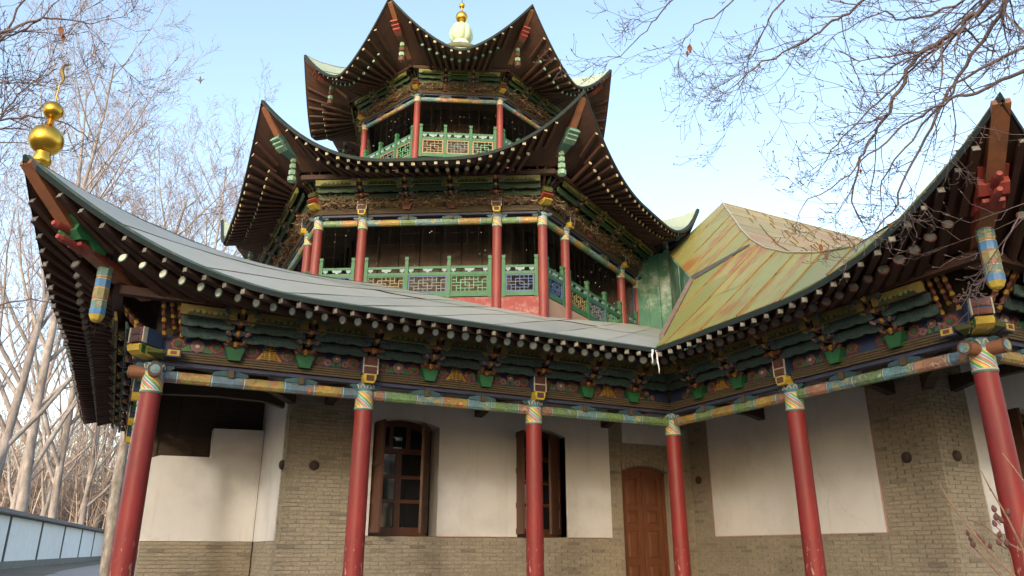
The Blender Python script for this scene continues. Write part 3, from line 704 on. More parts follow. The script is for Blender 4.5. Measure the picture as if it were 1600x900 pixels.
def corner_blocks(M, s, sg):
    """on one face beside a corner column: beaded arms, painted box, crossing lintel end. sg = direction into the face"""
    b = MB()
    for i in range(4):
        pts = []; rad = []; n = 15
        for j in range(n):
            t = j/(n-1); pts.append(V((s+sg*(.05+.1*i - t*(.1+.02*i)), -(.12+.42*t), 4.03+.09*(i % 2)*(1-t)+.46*t))); rad.append(.03 if j % 2 else .017)
        b.tube(pts, rad, 6, lambda q: (0, 1, 0, 2)[q % 4])
    o = b.build('beaded_arms', [ORANGE, GOLD, ARMRED], GB, M)
    b = MB()
    xx = s+sg*.17
    b.box(xx-.08, xx+.08, -.25, -.1, 3.77, 3.868, 3); b.box(xx-.065, xx+.065, -.257, -.25, 3.785, 3.853, 4); b.box(xx-.035, xx+.035, -.263, -.257, 3.8, 3.84, 1)
    b.prism([(-.1, .12), (.13, .12), (.24, .16), (.27, .2), (.1, .22), (-.1, .22)], lambda a, z, c: V((s-sg*(a+.02), c, 3.64+z)), -.11, .05, 5)
    b.build('corner_bracket', [HEADBLUE, ARMRED, CREAM, BLUEBEAM, PENDYELLOW, ARMGREEN], o, M)
    b = MB(); q = lambda t: V((s-sg*t, 0, 3.6))
    b.tube([q(-.02), q(.12), q(.27)], [.075, .075, .078], 14, 0); b.tube([q(.268), q(.276)], .08, 14, 1); b.tube([q(.276), q(.284)], .055, 14, 2)
    c = b.build('lintel_end', [HIPBROWN, ORANGE, FL_CYAN], GB, M); smoothed(c)
gallery_corner((XA, 0), -135, False); gallery_corner((0, YF), -135, True)
corner_blocks(M1, 0, 1); corner_blocks(M0, L0, -1); corner_blocks(M2, L2, -1); corner_blocks(M3, 0, 1)

# gilded double ball on the left roof tip
b = MB(); P = (-9.18, -1.27, 0)
prof = [(.07, 5.2), (.07, 5.44), (.085, 5.46), (.09, 5.50), (.075, 5.55)]
prof += [(.168*math.sin(a), 5.735-.17*math.cos(a)) for a in [R(25+i*13) for i in range(11)]]
prof += [(.035, 5.93), (.032, 5.99)] + [(.1*math.sin(a), 6.1-.105*math.cos(a)) for a in [R(15+i*15) for i in range(11)]] + [(.01, 6.21), (.004, 6.45)]
b.lathe(prof, 24, 0, P)
gf = b.build('ball_finial', BRASS, GB); smoothed(gf, 50); gf['label'] = 'pair of gilded balls on the left roof tip'
b = MB()                                           # the small curved fish-like vane on its wire
pts = [V((-9.18+.02*math.sin(i*.9), -1.27+.012*i, 6.43+.045*i)) for i in range(9)]; pts[-1] += V((.04, 0, -.02))
b.tube([V((-9.18, -1.27, 6.2)), pts[0]], .004, 5); b.tube(pts, [.008, .014, .02, .023, .024, .022, .019, .013, .005], 6)
b.build('vane', mat('tarnished_brass', (.3, .19, .06), .5, (.12, .08, .05), metallic=.6), gf)

# ---- ceiling, tie beams
def box_part(name, m, parent, M, *a):
    b = MB(); b.box(*a); return b.build(name, m, parent, M)
ceil = box_part('ceiling', DARKWOOD, GB, None, XA+.06, WD+.3, .06, WD+.35, 4.66, 4.7)
box_part('ceiling', DARKWOOD, GB, None, XA+.06, XA+WD, WD+.36, 9.8, 4.66, 4.7); box_part('ceiling', DARKWOOD, GB, None, .06, WD+.3, YF+.06, .05, 4.66, 4.7); box_part('ceiling', DARKWOOD, GB, None, WD+.31, 8, YF+.06, YF+WD+.3, 4.66, 4.7)
def tie(p, q, z, nm='tie_beam'):
    b = MB(); a, c = V((*p, 0)), V((*q, 0)); d = (c-a); ln = d.length; d.normalize(); n = V((-d.y, d.x, 0))
    b.prism([(0, 0), (ln*.45, .04), (ln*.82, .02), (ln+.02, -.06), (ln+.02, .12), (ln, .17), (0, .17)], lambda r, zz, t: a + d*r + n*t + V((0, 0, z+zz)), -.07, .07)
    b.build(nm, DARKWOOD, GB)
for i in (1, 2, 3): tie((XA+i*BAY, .1), (XA+i*BAY, WD+.02), 3.82)
for y in (YF/2, 0): tie((.1, y), (WD+.02, y), 3.82)
for i in (1, 2, 3): tie((XA+.1, i*BAY), (XA+WD, i*BAY), 3.82)
tie((XA+.08, .08), (XA+WD, WD), 3.80); tie((.08, YF+.08), (WD, YF+WD), 3.80); tie((XA+.1, 0.0), (XA+WD, 1.15), 3.95); tie((BAY, YF+.1), (BAY, YF+WD), 3.82)
for i in range(9): box_part('joist', DARKWOOD, ceil, None, XA+.7+i*1.05, XA+.8+i*1.05, .1, WD, 4.54, 4.655)
for i in range(7): box_part('joist', DARKWOOD, ceil, None, XA+.1, XA+WD, 2.5+i*1.05, 2.6+i*1.05, 4.50, 4.655)
# ---- walls: brick piers and dado with plaster fields
plat = MB(); plat.box(XA-.7, 8, -.7, 9.8, GZ-.1, FZ, 0); plat.box(-.7, 8, YF-.7, -.7, GZ-.1, FZ, 0)
plat.build('platform', STONE, GB)
BR = []                                            # every brick: (frame, s, z, length)
def brick_field(M, s0, s1, z0, z1, holes=(), bond=0.0):
    h = .059; z = z0; r = 0
    while z + h*.5 < z1:
        s = s0 - (.125 if r % 2 else 0) + bond
        while s < s1:
            a, c = max(s, s0), min(s+.242, s1)
            if c-a > .03 and not any(a < x1 and c > x0 and z < q1 and z+h > q0 for x0, x1, q0, q1 in holes): BR.append((M, a, z, c-a))
            s += .25
        z += h; r += 1
def arch_pts(x0, x1, zs, rise, n=12): return [(lerp(x0, x1, i/n), zs + rise*(1-(2*i/n-1)**2)) for i in range(n+1)]
DZ = 1.82                                          # top of the brick dado
Ww = T3((0, 0, 0))
MW1 = frame((0, WD), (0, 1)); MW2 = frame((WD, 0), (1, 0)); MW3 = frame((0, YF+WD), (0, 1)); MW0 = frame((XA+WD, 0), (1, 0))
def plaster(M, wall, poly, y0=0.0, y1=.38):
    b = MB(); b.prism(poly, lambda a, z, c: V((a, c, z)), y0, y1); return b.build('plaster_panel', PLASTER, wall, M)
# long wall
WIN = [(-4.42, -3.29), (-1.84, -.85)]; DOOR = (.36, 1.42); ZS, RISE, ZT = 3.54, .11, 4.68
b = MB()
for a, c in ((XA+WD+.03, WIN[0][0]), (WIN[0][1], WIN[1][0]), (WIN[1][1], DOOR[0]), (DOOR[1], WD+.44)): b.box(a, c, .02, .42, FZ, DZ if a > -5 and c < .2 else ZT, 0)
for a, c in WIN: b.box(a, c, .02, .42, FZ, DZ-.01, 0)
for a, c in ((XA+WD, -4.72), (.09, DOOR[0])): pass
b.box(DOOR[0], DOOR[1], .02, .42, 3.14, ZT, 0)
wall1 = b.build('wall', MORTAR, GB, MW1)
xl, xr = -4.72, .09
plaster(MW1, wall1, [(xl, DZ), (WIN[0][0], DZ), (WIN[0][0], ZT), (xl, ZT)]); plaster(MW1, wall1, [(WIN[0][1], DZ), (WIN[1][0], DZ), (WIN[1][0], ZT), (WIN[0][1], ZT)]); plaster(MW1, wall1, [(WIN[1][1], DZ), (xr, DZ), (xr, ZT), (WIN[1][1], ZT)])
for a, c in WIN: plaster(MW1, wall1, arch_pts(a, c, ZS, RISE) + [(c, ZT), (a, ZT)])
plaster(MW1, wall1, [(.4, 3.52), (1.45, 3.52), (1.45, ZT), (.4, ZT)], .0, .02)
brick_field(MW1, XA+WD, xl-.005, FZ, 4.6); brick_field(MW1, xl, DOOR[0]-.01, FZ, DZ-.01); brick_field(MW1, xr+.005, DOOR[0]-.01, DZ, 4.6); brick_field(MW1, DOOR[1]+.01, WD, FZ, 4.6)
brick_field(MW1, DOOR[0], DOOR[1], 3.16, 3.51)
for a, c in ((xl, WIN[0][0]), (WIN[0][1], WIN[1][0]), (WIN[1][1], xr)): box_part('edge_line', PINKLINE, wall1, MW1, a, c, -.006, .03, DZ-.012, DZ-.001)
box_part('edge_line', PINKLINE, wall1, MW1, xl-.016, xl-.002, -.02, .03, DZ, 4.6)
# side wall of the wing (local s runs towards the viewer)
b = MB(); b.box(-WD-.03, WD+1.134, .02, .42, FZ, ZT, 0); wall2 = b.build('wall', MORTAR, GB, MW2)
plaster(MW2, wall2, [(-1.45, DZ+.03), (2.15, DZ+.03), (2.15, ZT), (-1.45, ZT)], 0, .028)
brick_field(MW2, -WD, -1.455, FZ, 4.6); brick_field(MW2, -1.455, 2.155, FZ, DZ+.02); brick_field(MW2, 2.155, 3.166, FZ, 4.6, bond=.06)
box_part('edge_line', PINKLINE, wall2, MW2, -1.45, 2.15, -.006, .03, DZ+.016, DZ+.028)
for s in (-1.462, 2.152): box_part('edge_line', PINKLINE, wall2, MW2, s, s+.01, -.006, .03, DZ+.03, 4.6)
# front wall of the wing
b = MB(); b.box(WD+.03, 3.68, .02, .42, FZ, ZT, 0); b.box(3.68, 4.8, .02, .42, FZ, DZ-.01, 0); b.box(4.8, 8, .02, .42, FZ, ZT); wall3 = b.build('wall', MORTAR, GB, MW3)
for a, c in ((2.84, 3.68), (4.8, 7.9)): plaster(MW3, wall3, [(a, DZ), (c, DZ), (c, ZT), (a, ZT)])
plaster(MW3, wall3, arch_pts(3.68, 4.8, ZS, RISE) + [(4.8, ZT), (3.68, ZT)])
brick_field(MW3, WD, 2.835, FZ, 4.6, bond=.1); brick_field(MW3, 2.835, 7.9, FZ, DZ-.01)
# left flank wall and the low cross wall
b = MB(); b.box(-9.8, -WD-.03, .02, .42, FZ, ZT, 0); wall0 = b.build('wall', MORTAR, GB, MW0)
plaster(MW0, wall0, [(-9.8, DZ-.08), (-2.3, DZ-.08), (-2.3, ZT), (-9.8, ZT)], 0, .028); brick_field(MW0, -5.5, -WD, FZ, DZ-.09); brick_field(MW0, -2.29, -WD, DZ-.09, 4.6)
MX = frame((0, 4.2), (0, 1)); b = MB(); b.box(-7.5, XA+WD-.01, .02, .3, FZ, 3.0, 0); wx = b.build('low_wall', MORTAR, GB, MX)
b = MB(); b.prism([(-7.52, 1.745), (XA+WD-.01, 1.745), (XA+WD-.01, 3.62), (-6.62, 3.60), (-6.6, 3.11), (-7.4, 3.1), (-7.52, 3.06)], lambda a, z, c: V((a, c, z)), 0, .31); b.build('plaster_panel', PLASTER, wx, MX)
brick_field(MX, -7.5, XA+WD-.01, FZ, 1.74)
for i in range(7): box_part('dark_board', DARKWOOD, wx, MX, -7.74+i*.283-.02*(i % 2), -7.74+(i+1)*.283+.02*(i % 2), .34+.022*(i % 2), .36+.022*(i % 2), 2.6, 4.655)
# iron bosses
def boss(M, s, z, wall):
    b = MB(); b.lathe([(.075, 0), (.075, .02), (.06, .045), (.03, .06), (.005, .062)], 14)
    b.build('iron_boss', IRON, wall, M @ T3((s, .0, z)) @ Matrix.Rotation(R(90), 4, 'X'))
for M, s, z, wl in ((MW1, -5.33, 2.83, wall1), (MW2, 2.665, 2.85, wall2), (MW2, -1.79, 2.88, wall2), (MW3, 2.35, 2.84, wall3), (MW0, -2.15, 2.83, wall0)): boss(M, s, z, wl)
# bricks: the 300 that show largest as single parts, the rest joined
def vis(e):
    p = e[0] @ V((e[1], 0, e[2])); d = p-CAM; x, y, z = d.dot(RT), d.dot(UPV), d.dot(FW)
    if z < .1 or abs(x/z) > .69 or abs(y/z) > .39: return 1e6
    return z/(e[3]+.02)
BR.sort(key=vis)
def pm(M): return {id(MW1): wall1, id(MW2): wall2, id(MW3): wall3, id(MW0): wall0, id(MX): wx}[id(M)]
def brick_geo(b, s, z, ln, mtx=None):
    h = .0525; pr = .009-.007*random.random(); j = .002
    p = [(s+j, pr+.004, z+j), (s+ln-j, pr+.004, z+j), (s+ln-j, .04, z), (s+j, .04, z), (s+j, pr+.004, z+h-j), (s+ln-j, pr+.004, z+h-j), (s+ln-j, .04, z+h), (s+j, .04, z+h)]
    b.hexa(p)
REST = {}
for i, (M, s, z, ln) in enumerate(BR):
    if i < 300:
        key = ('brick', round(ln, 2), random.randrange(3))
        def mk():
            b = MB(); brick_geo(b, 0, 0, round(ln, 2)); return b.mesh('brick', BRICK)
        place(cached(key, mk), 'brick', pm(M), M @ T3((s, 0, z)))
    else: brick_geo(REST.setdefault(id(M), (M, MB()))[1], s, z, ln)
for M, b in REST.values():
    o = b.build('bricks', BRICK, pm(M), M); o['kind'] = 'stuff'

# ---- windows with open shutters, and the door
def window(M, x0, x1, lsh, rsh, wall):
    y0 = .2; f = MB(); t = .075
    def ring(z): pass
    outer = [(x0, DZ)] + arch_pts(x0, x1, ZS, RISE) + [(x1, DZ)]
    f.box(x0, x0+t, y0, y0+.09, DZ, ZS, 0); f.box(x1-t, x1, y0, y0+.09, DZ, ZS, 0); f.box(x0+t, x1-t, y0, y0+.09, DZ, DZ+.13, 0)
    f.prism([(x0, ZS-.02)] + arch_pts(x0, x1, ZS, RISE) + [(x1, ZS-.02)] + [(q, zz-.1) for q, zz in arch_pts(x0+t, x1-t, ZS, RISE)][::-1], lambda a, z, c: V((a, c, z)), y0, y0+.09, 0)
    zt_ = 3.1
    f.box(x0+t, x1-t, y0-.01, y0+.08, zt_, zt_+.085, 0)
    wn = f.build('window', WOODFRAME, GB, M)
    xm = (x0+x1)/2; g_ = MB()
    g_.box(xm-.045, xm+.045, y0+.012, y0+.075, DZ+.13, zt_, 0)
    zz = [DZ+.13, DZ+.13+.40, DZ+.13+.78, zt_]
    for a in zz[1:3]: g_.box(x0+t, x1-t, y0+.018, y0+.07, a-.028, a+.028, 0)
    for a in (.33, .67): q = lerp(x0+t, x1-t, a); g_.box(q-.03, q+.03, y0+.018, y0+.07, zt_+.085, ZS+.0, 0)
    g_.build('mullions', WOODFRAME, wn, M)
    for a, c in ((x0+t, xm-.045), (xm+.045, x1-t)):
        for i in range(3):
            p = MB(); d = random.uniform(-.004, .004); p.hexa([(a, y0+.04, zz[i]), (c, y0+.04+d, zz[i]), (c, y0+.046+d, zz[i]), (a, y0+.046, zz[i]), (a, y0+.04, zz[i+1]), (c, y0+.04+d, zz[i+1]), (c, y0+.046+d, zz[i+1]), (a, y0+.046, zz[i+1])]); p.build('pane', GLASS, wn, M)
    for i in range(3):
        a, c = lerp(x0+t, x1-t, i/3), lerp(x0+t, x1-t, (i+1)/3); p = MB(); p.box(a+.02, c-.02, y0+.04, y0+.046, zt_+.085, ZS+.02); p.build('pane', GLASS, wn, M)
    bk = MB(); bk.box(x0-.6, x1+.6, .9, .92, 1, 4.5); bk.build('unlit_room_backing', mat('room_shade', (.02, .018, .016), .9), wn, M)  # dark sheet behind the panes, stands in for the shade of the unlit room
    wd = .5
    for xs_, ang, sg in ((x0+.02, lsh, 1), (x1-.02, rsh, -1)):
        s = MB(); h0, h1 = DZ+.04, ZS+.02
        for a, c in ((0, .075), (wd-.075, wd)): s.box(a, c, -.02, .02, h0, h1, 0)
        for a in (h0, h0+.42, h0+1.0, h1-.09): s.box(.075, wd-.075, -.02, .02, a, a+.09, 0)
        s.box(.075, wd-.075, -.008, .008, h0+.09, h1-.09, 0)
        mtx = M @ T3((xs_, y0-.03, 0)) @ Matrix.Rotation(R(ang), 4, 'Z')
        s.build('shutter', WOODFRAME, wn, mtx)
window(MW1, WIN[0][0], WIN[0][1]-.1, -84, -122, wall1)
window(MW1, WIN[1][0], WIN[1][1]-.02, -97, -140, wall1)
window(MW3, 3.68, 4.8, -110, -70, wall3)
b = MB(); x0, x1 = DOOR; zs, rs = 3.0, .11
b.box(x0+.0, x0+.07, .12, .24, FZ, zs, 0); b.box(x1-.07, x1, .12, .24, FZ, zs, 0)
b.prism([(x0, zs)] + arch_pts(x0, x1, zs, rs) + [(x1, zs)] + [(q, z-.07) for q, z in arch_pts(x0+.07, x1-.07, zs, rs)][::-1], lambda a, z, c: V((a, c, z)), .12, .24, 0)
door = b.build('door', DOORWOOD, GB, MW1)
xm = (x0+x1)/2
for a, c in ((x0+.07, xm-.006), (xm+.006, x1-.07)):
    l = MB(); top = 3.0
    l.box(a, c, .17, .2, FZ+.02, top+.06, 0)
    for s0, s1 in ((a, a+.1), (c-.1, c)): l.box(s0, s1, .15, .17, FZ+.02, top+.05, 0)
    for z0, z1 in ((FZ+.02, FZ+.2), (1.35, 1.45), (1.95, 2.05), (2.3, 2.39), (2.9, 3.04)): l.box(a+.1, c-.1, .15, .17, z0, z1, 0)
    lf = l.build('door_leaf', DOORWOOD, door, MW1)
    for z0, z1 in ((FZ+.2, 1.35), (1.45, 1.95), (2.05, 2.3), (2.39, 2.9)):
        q = MB(); m = .045; q.hexa([(a+.115, .17, z0+.015), (c-.115, .17, z0+.015), (c-.115-m, .155, z0+.015+m), (a+.115+m, .155, z0+.015+m), (a+.115, .17, z1-.015), (c-.115, .17, z1-.015), (c-.115-m, .155, z1-.015-m), (a+.115+m, .155, z1-.015-m)]); q.build('door_panel', DOORWOOD, door, MW1)
# filler over the door arch
b = MB(); b.prism(arch_pts(x0, x1, zs, rs) + [(x1, 3.15), (x0, 3.15)], lambda a, z, c: V((a, c, z)), .01, .3); b.build('arch_bricks', BRICK, wall1, MW1)
for i in range(12):
    q = MB(); xx = lerp(x0, x1, (i+.08)/12); q.box(xx, xx+.075, -.004, .012, zs+rs*(1-(2*(i+.5)/12-1)**2)+.02, 3.145); q.build('arch_brick', BRICK, wall1, MW1)

# ------------------------------------------------------------------ the steep rusty roof over the wing
def clip(poly, axis, val, keep_less):
    out = []
    for i in range(len(poly)):
        a, c = poly[i], poly[(i+1) % len(poly)]
        ia = (a[axis] <= val) == keep_less or a[axis] == val; ic = (c[axis] <= val) == keep_less or c[axis] == val
        if ia: out.append(a)
        if ia != ic:
            t = (val-a[axis])/(c[axis]-a[axis]); out.append(tuple(lerp(a[k], c[k], t) for k in (0, 1)))
    return out
def eave_x(y):
    t = y-(YF-1.53); return -(1.15+.38*max(0, 1-t/4.0)**2)
def wing_z(x, y):
    t = y-(YF-1.53); up = .97*max(0, 1-t/3.2)**2.2; d = max(0, x-eave_x(y))
    return 4.44 + .95*d*(.93+.07*min(1, d/5)) + up*max(0, 1-d/1.6)**2
PEAK = (4.62, 3.12); HIP = [(YF*0-1.53, YF-1.53), (-1.02, -5.6), (-.62, -4.3), (-.22, -3.45), (.22, -2.6), (.78, -1.68), (1.45, -.75), (2.2, .2), (3.05, 1.22), (3.85, 2.2), PEAK]
ey = [-1.15-(.1)*i for i in range(0, 56)]
plan = [(eave_x(y), y) for y in ey if y > YF-1.53] + HIP + [(3.0, 3.38), (.9, .22), (-.85, -1.03)]
b = MB(); U = [(x, y) for x, y in plan]
rw = MB(); rw.face([V((x, y, wing_z(x, y)-.1)) for x, y in [(-1.1, -1.2), (-1.1, -4), (-.62, -4.3), (.28, -2.5), (1.45, -.72), PEAK, (3.0, 3.38), (.9, .22)]])
wroof = rw.build('wing_roof', UNDER, GB)
wroof['label'] = 'steep hipped tin roof with flaking green paint and orange rust'
yy = -6.9; row = 0
while yy < 3.6:
    wv = .68+.22*random.random(); xx = -1.6-random.random()*.9
    while xx < 4.8:
        ln = 1.5+.7*random.random()
        p = clip(clip(clip(clip(U, 1, yy-.012, False), 1, yy+wv, True), 0, xx-.03, False), 0, xx+ln, True)
        if len(p) > 2:
            ar = abs(sum(p[i][0]*p[(i+1) % len(p)][1]-p[(i+1) % len(p)][0]*p[i][1] for i in range(len(p))))/2
            if ar > .004:
                q = MB(); lift = .004+.01*random.random()
                q.face([V((x, y, wing_z(x, y)+lift)) for x, y in p]); q.face([V((x, y, wing_z(x, y)+lift-.008)) for x, y in p][::-1])
                ys = [y for x, y in p]; hi = max(ys); e_ = sorted([pp for pp in p if abs(pp[1]-hi) < 1e-4])
                if len(e_) >= 2 and hi < 3:         # folded seam along the upper side of the strip
                    a, c = e_[0], e_[-1]; A_, C_2 = V((*a, wing_z(*a)+lift)), V((*c, wing_z(*c)+lift))
                    n_ = V((-.7, 0, .72))*.018; q.hexa([A_, C_2, C_2+V((0, .014, 0)), A_+V((0, .014, 0)), A_+n_, C_2+n_, C_2+n_+V((0, .014, 0)), A_+n_+V((0, .014, 0))], 1)
                q.build('roof_sheet', [ROOFW, RUSTSEAM], wroof, recalc=False)
        xx += ln
    yy += wv; row += 1
# front slope, contour lines run along x from the hip
hp = [V((x, y, wing_z(x, y))) for x, y in HIP]
def slope_pt(f, x, dz=0):                          # f runs up the hip, x along the contour; the upturned tip fades out
    k_ = min(int(f), len(hp)-2); p = lerp(hp[k_], hp[k_+1], f-k_); w_ = max(0, 1-x/3.2)**2.2
    t = p.y-(YF-1.53); d = max(0, p.x-eave_x(p.y)); z0 = p.z-.97*max(0, 1-t/3.2)**2.2*max(0, 1-d/1.6)**2
    return V((p.x+x, lerp(max(p.y, YF-1.15), p.y, w_), lerp(z0, p.z, w_)+dz))
fr_ = MB(); fr_.grid(lambda i, j: slope_pt(i, j*.6, -.1), len(hp)-1, 20); fslope = fr_.build('front_slope', UNDER, GB)
for i in range(len(hp)-1):
    for q_ in range(2):
        f0, f1 = i+q_/2, i+(q_+1)/2; x = 0
        while x < 11:
            ln = .55+.3*random.random(); q = MB(); l = .006+.008*random.random()
            q.face([slope_pt(f0, x, l), slope_pt(f0, x+ln, l), slope_pt(f1, x+ln, l-.002), slope_pt(f1, x, l-.002)]); q.face([slope_pt(f0, x+ln-.015, l), slope_pt(f0, x+ln-.015, l+.03), slope_pt(f1, x+ln-.015, l+.03), slope_pt(f1, x+ln-.015, l)])
            q.build('roof_sheet', ROOFO, fslope, recalc=False); x += ln
b = MB(); b.tube([p+V((0, 0, .02)) for p in hp[2:]], .016, 6); b.tube([hp[-1]+V((0, 0, .02)), hp[-1]+V((11, 0, .02))], .016, 6); b.build('ridge_cap', mat('ridge_grey', (.34, .34, .26), .5, (.36, .26, .14)), wroof)
# back slope closes the roof
b = MB(); b.face([V((*PEAK, wing_z(*PEAK))), V((15, PEAK[1], wing_z(*PEAK))), V((15, 9, 5.5)), V((3.2, 9, 5.5))]); b.build('back_slope', ROOFO, GB)
# verge board, flashing and green boarded wall beside the tower
def v3(x, y, dz=0): return V((x, y, wing_z(x, y)+dz))
b = MB(); d1 = V((-.06, .04, 0))
A_, C_2 = v3(-.9, -1.06, -.2), v3(.93, .2, -.2)
b.hexa([A_, C_2, C_2+d1, A_+d1, A_+V((0, 0, .24)), C_2+V((0, 0, .24)), C_2+d1+V((0, 0, .24)), A_+d1+V((0, 0, .24))]); b.build('verge_board', mat('weathered_board', (.16, .11, .085), .85, (.1, .07, .05), scale=6), wroof)
b = MB(); A_, C_2 = v3(.85, .15, .01), v3(1.2, -.95, .02)
b.hexa([A_, C_2, C_2+V((-.05, 0, -.03)), A_+V((-.05, 0, -.03)), A_+V((0, 0, .1)), C_2+V((0, 0, .02)), C_2+V((-.05, 0, 0)), A_+V((-.05, 0, .06))]); b.build('flashing', mat('flashing_dark', (.06, .06, .06), .6), wroof)
gw = MB(); gw.box(2.6, 4, 4.2, 4.3, 5.5, 8.2); gwall = gw.build('boarded_wall', WALLGREEN, GB)
def boards(p, q, n, zb0, zb1, zt0, zt1):
    a, c = V((*p, 0)), V((*q, 0)); d = (c-a)/n; nn = V((-(c-a).y, (c-a).x, 0)).normalized()
    for i in range(n):
        s0, s1 = a+d*(i+.015), a+d*(i+.985); th = nn*(.02+.012*(i % 2)); f0, f1 = i/n, (i+1)/n
        m_ = MB(); m_.hexa([s0+V((0, 0, lerp(zb0, zb1, f0))), s1+V((0, 0, lerp(zb0, zb1, f1))), s1-th+V((0, 0, lerp(zb0, zb1, f1))), s0-th+V((0, 0, lerp(zb0, zb1, f0))), s0+V((0, 0, lerp(zt0, zt1, f0))), s1+V((0, 0, lerp(zt0, zt1, f1))), s1-th+V((0, 0, lerp(zt0, zt1, f1))), s0-th+V((0, 0, lerp(zt0, zt1, f0)))])
        m_.build('wall_board', WALLGREEN, gwall)
boards((2.52, 4.05), (3.0, 3.38), 3, 6.2, 6.0, 8.3, 8.4); boards((3.0, 3.38), (.93, .25), 4, 6.0, 4.9, wing_z(3.0, 3.38)-.02, wing_z(.93, .25)-.02)

# ------------------------------------------------------------------ the pagoda tower
def pv(Rr, n, k_): a = R(-90+360/n*k_); return V((TX+Rr*math.cos(a), TY+Rr*math.sin(a)))
def face_frame(Rr, n, k_):
    a, c = pv(Rr, n, k_), pv(Rr, n, k_+1); d = (c-a).normalized(); return frame((a.x, a.y), (-d.y, d.x)), (c-a).length
# lattice railing
def lattice_mesh(wd, h, key):
    b = MB(); rnd = random.Random(key); fr_m, bar = 0, 1
    t = .028; b.box(0, wd, -.022, .022, 0, t, 0); b.box(0, wd, -.022, .022, h-t, h, 0); b.box(0, t, -.022, .022, t, h-t, 0); b.box(wd-t, wd, -.022, .022, t, h-t, 0)
    nx = max(4, int(round((wd-2*t)/.082))); nz = 5; cx, cz = (wd-2*t)/nx, (h-2*t)/nz; r = .0075
    for i in range(1, nx):
        for j in range(nz):
            if not ((i+2*j) % 5 == 0): b.box(t+i*cx-r, t+i*cx+r, -.01, .01, t+j*cz, t+(j+1)*cz, bar)
    for j in range(1, nz):
        for i in range(nx):
            if not ((2*i+j) % 5 == 1): b.box(t+i*cx, t+(i+1)*cx, -.009, .009, t+j*cz-r, t+j*cz+r, bar)
    return b
def railing(root, M, spans, z0, h, post_ends=True, colours=()):
    """spans: list of (s0, s1, panels). One railing per face, its posts, panels and carved supports are parts"""
    b = MB()
    for s0, s1, n in spans:
        b.box(s0, s1, -.028, .028, z0+h*.74, z0+h*.80, 0); b.box(s0, s1, -.03, .03, z0+h*.56, z0+h*.64, 0); b.box(s0, s1, -.03, .03, z0, z0+h*.11, 0)
    rl = b.build('railing', GREEN, root, M); ci = 0
    for s0, s1, n in spans:
        st = (s1-s0)/n
        for i in range(n+1):
            p = MB(); s = s0+st*i + (.03 if i == 0 else -.03 if i == n else 0)
            p.box(s-.034, s+.034, -.04, .04, z0-.02, z0+h*.93, 0); p.box(s-.028, s+.028, -.032, .032, z0+h*.93, z0+h*.98, 0); p.box(s-.036, s+.036, -.042, .042, z0+h*.98, z0+h*1.06, 0); p.build('post', GREEN, rl, M)
        for i in range(n):
            a, c = s0+st*i+(.068 if i == 0 else .038), s0+st*(i+1)-(.068 if i == n-1 else .038); ln, hh = round(c-a, 2), round(h*.45, 3)
            cl_ = colours[ci % len(colours)]; ci += 1
            me = cached(('lat', ln, hh, cl_), lambda: lattice_mesh(ln, hh, ci).mesh('lattice_panel', [MATS[cl_[0]], MATS[cl_[1]]]))
            place(me, 'lattice_panel', rl, M @ T3((a, 0, z0+h*.11)))
            q = MB(); zz = z0+h*.64
            for f, sc_ in ((0, .5), (.5, 1), (1, .5)):
                xc = lerp(a, c, f); wq = .1*sc_; xa, xb = max(a, xc-.1), min(c, xc+.1)
                q.prism([(xa, zz+h*.1), (lerp(xa, xb, .12), zz+h*.03), (lerp(xa, xb, .3), zz+h*.035), (lerp(xa, xb, .42), zz), (lerp(xa, xb, .58), zz), (lerp(xa, xb, .7), zz+h*.035), (lerp(xa, xb, .88), zz+h*.03), (xb, zz+h*.1)], lambda a_, z_, c_: V((a_, c_, z_)), -.022, .022)
            q.build('carved_support', LATWHITE, rl, M)['kind'] = 'stuff'
    return rl
LATWHITE = mat('pale_blue_carving', (.21, .27, .29), .65, (.14, .19, .21))
mat('lat_yellow', (.22, .18, .09), .6); mat('lat_blue', (.055, .1, .19), .6, (.04, .07, .13)); mat('lat_greenbar', (.1, .26, .14), .6, (.06, .18, .1)); mat('lat_grey', (.14, .165, .16), .6); mat('lat_orangeframe', (.3, .2, .115), .6)
LC2 = [('lat_blue', 'lat_blue'), ('rail_green', 'lat_yellow'), ('lat_blue', 'lat_grey'), ('rail_green', 'lat_greenbar'), ('lat_blue', 'lat_blue')]
LC3 = [('lat_orangeframe', 'lat_yellow'), ('lat_orangeframe', 'lat_grey'), ('lat_orangeframe', 'lat_greenbar')]
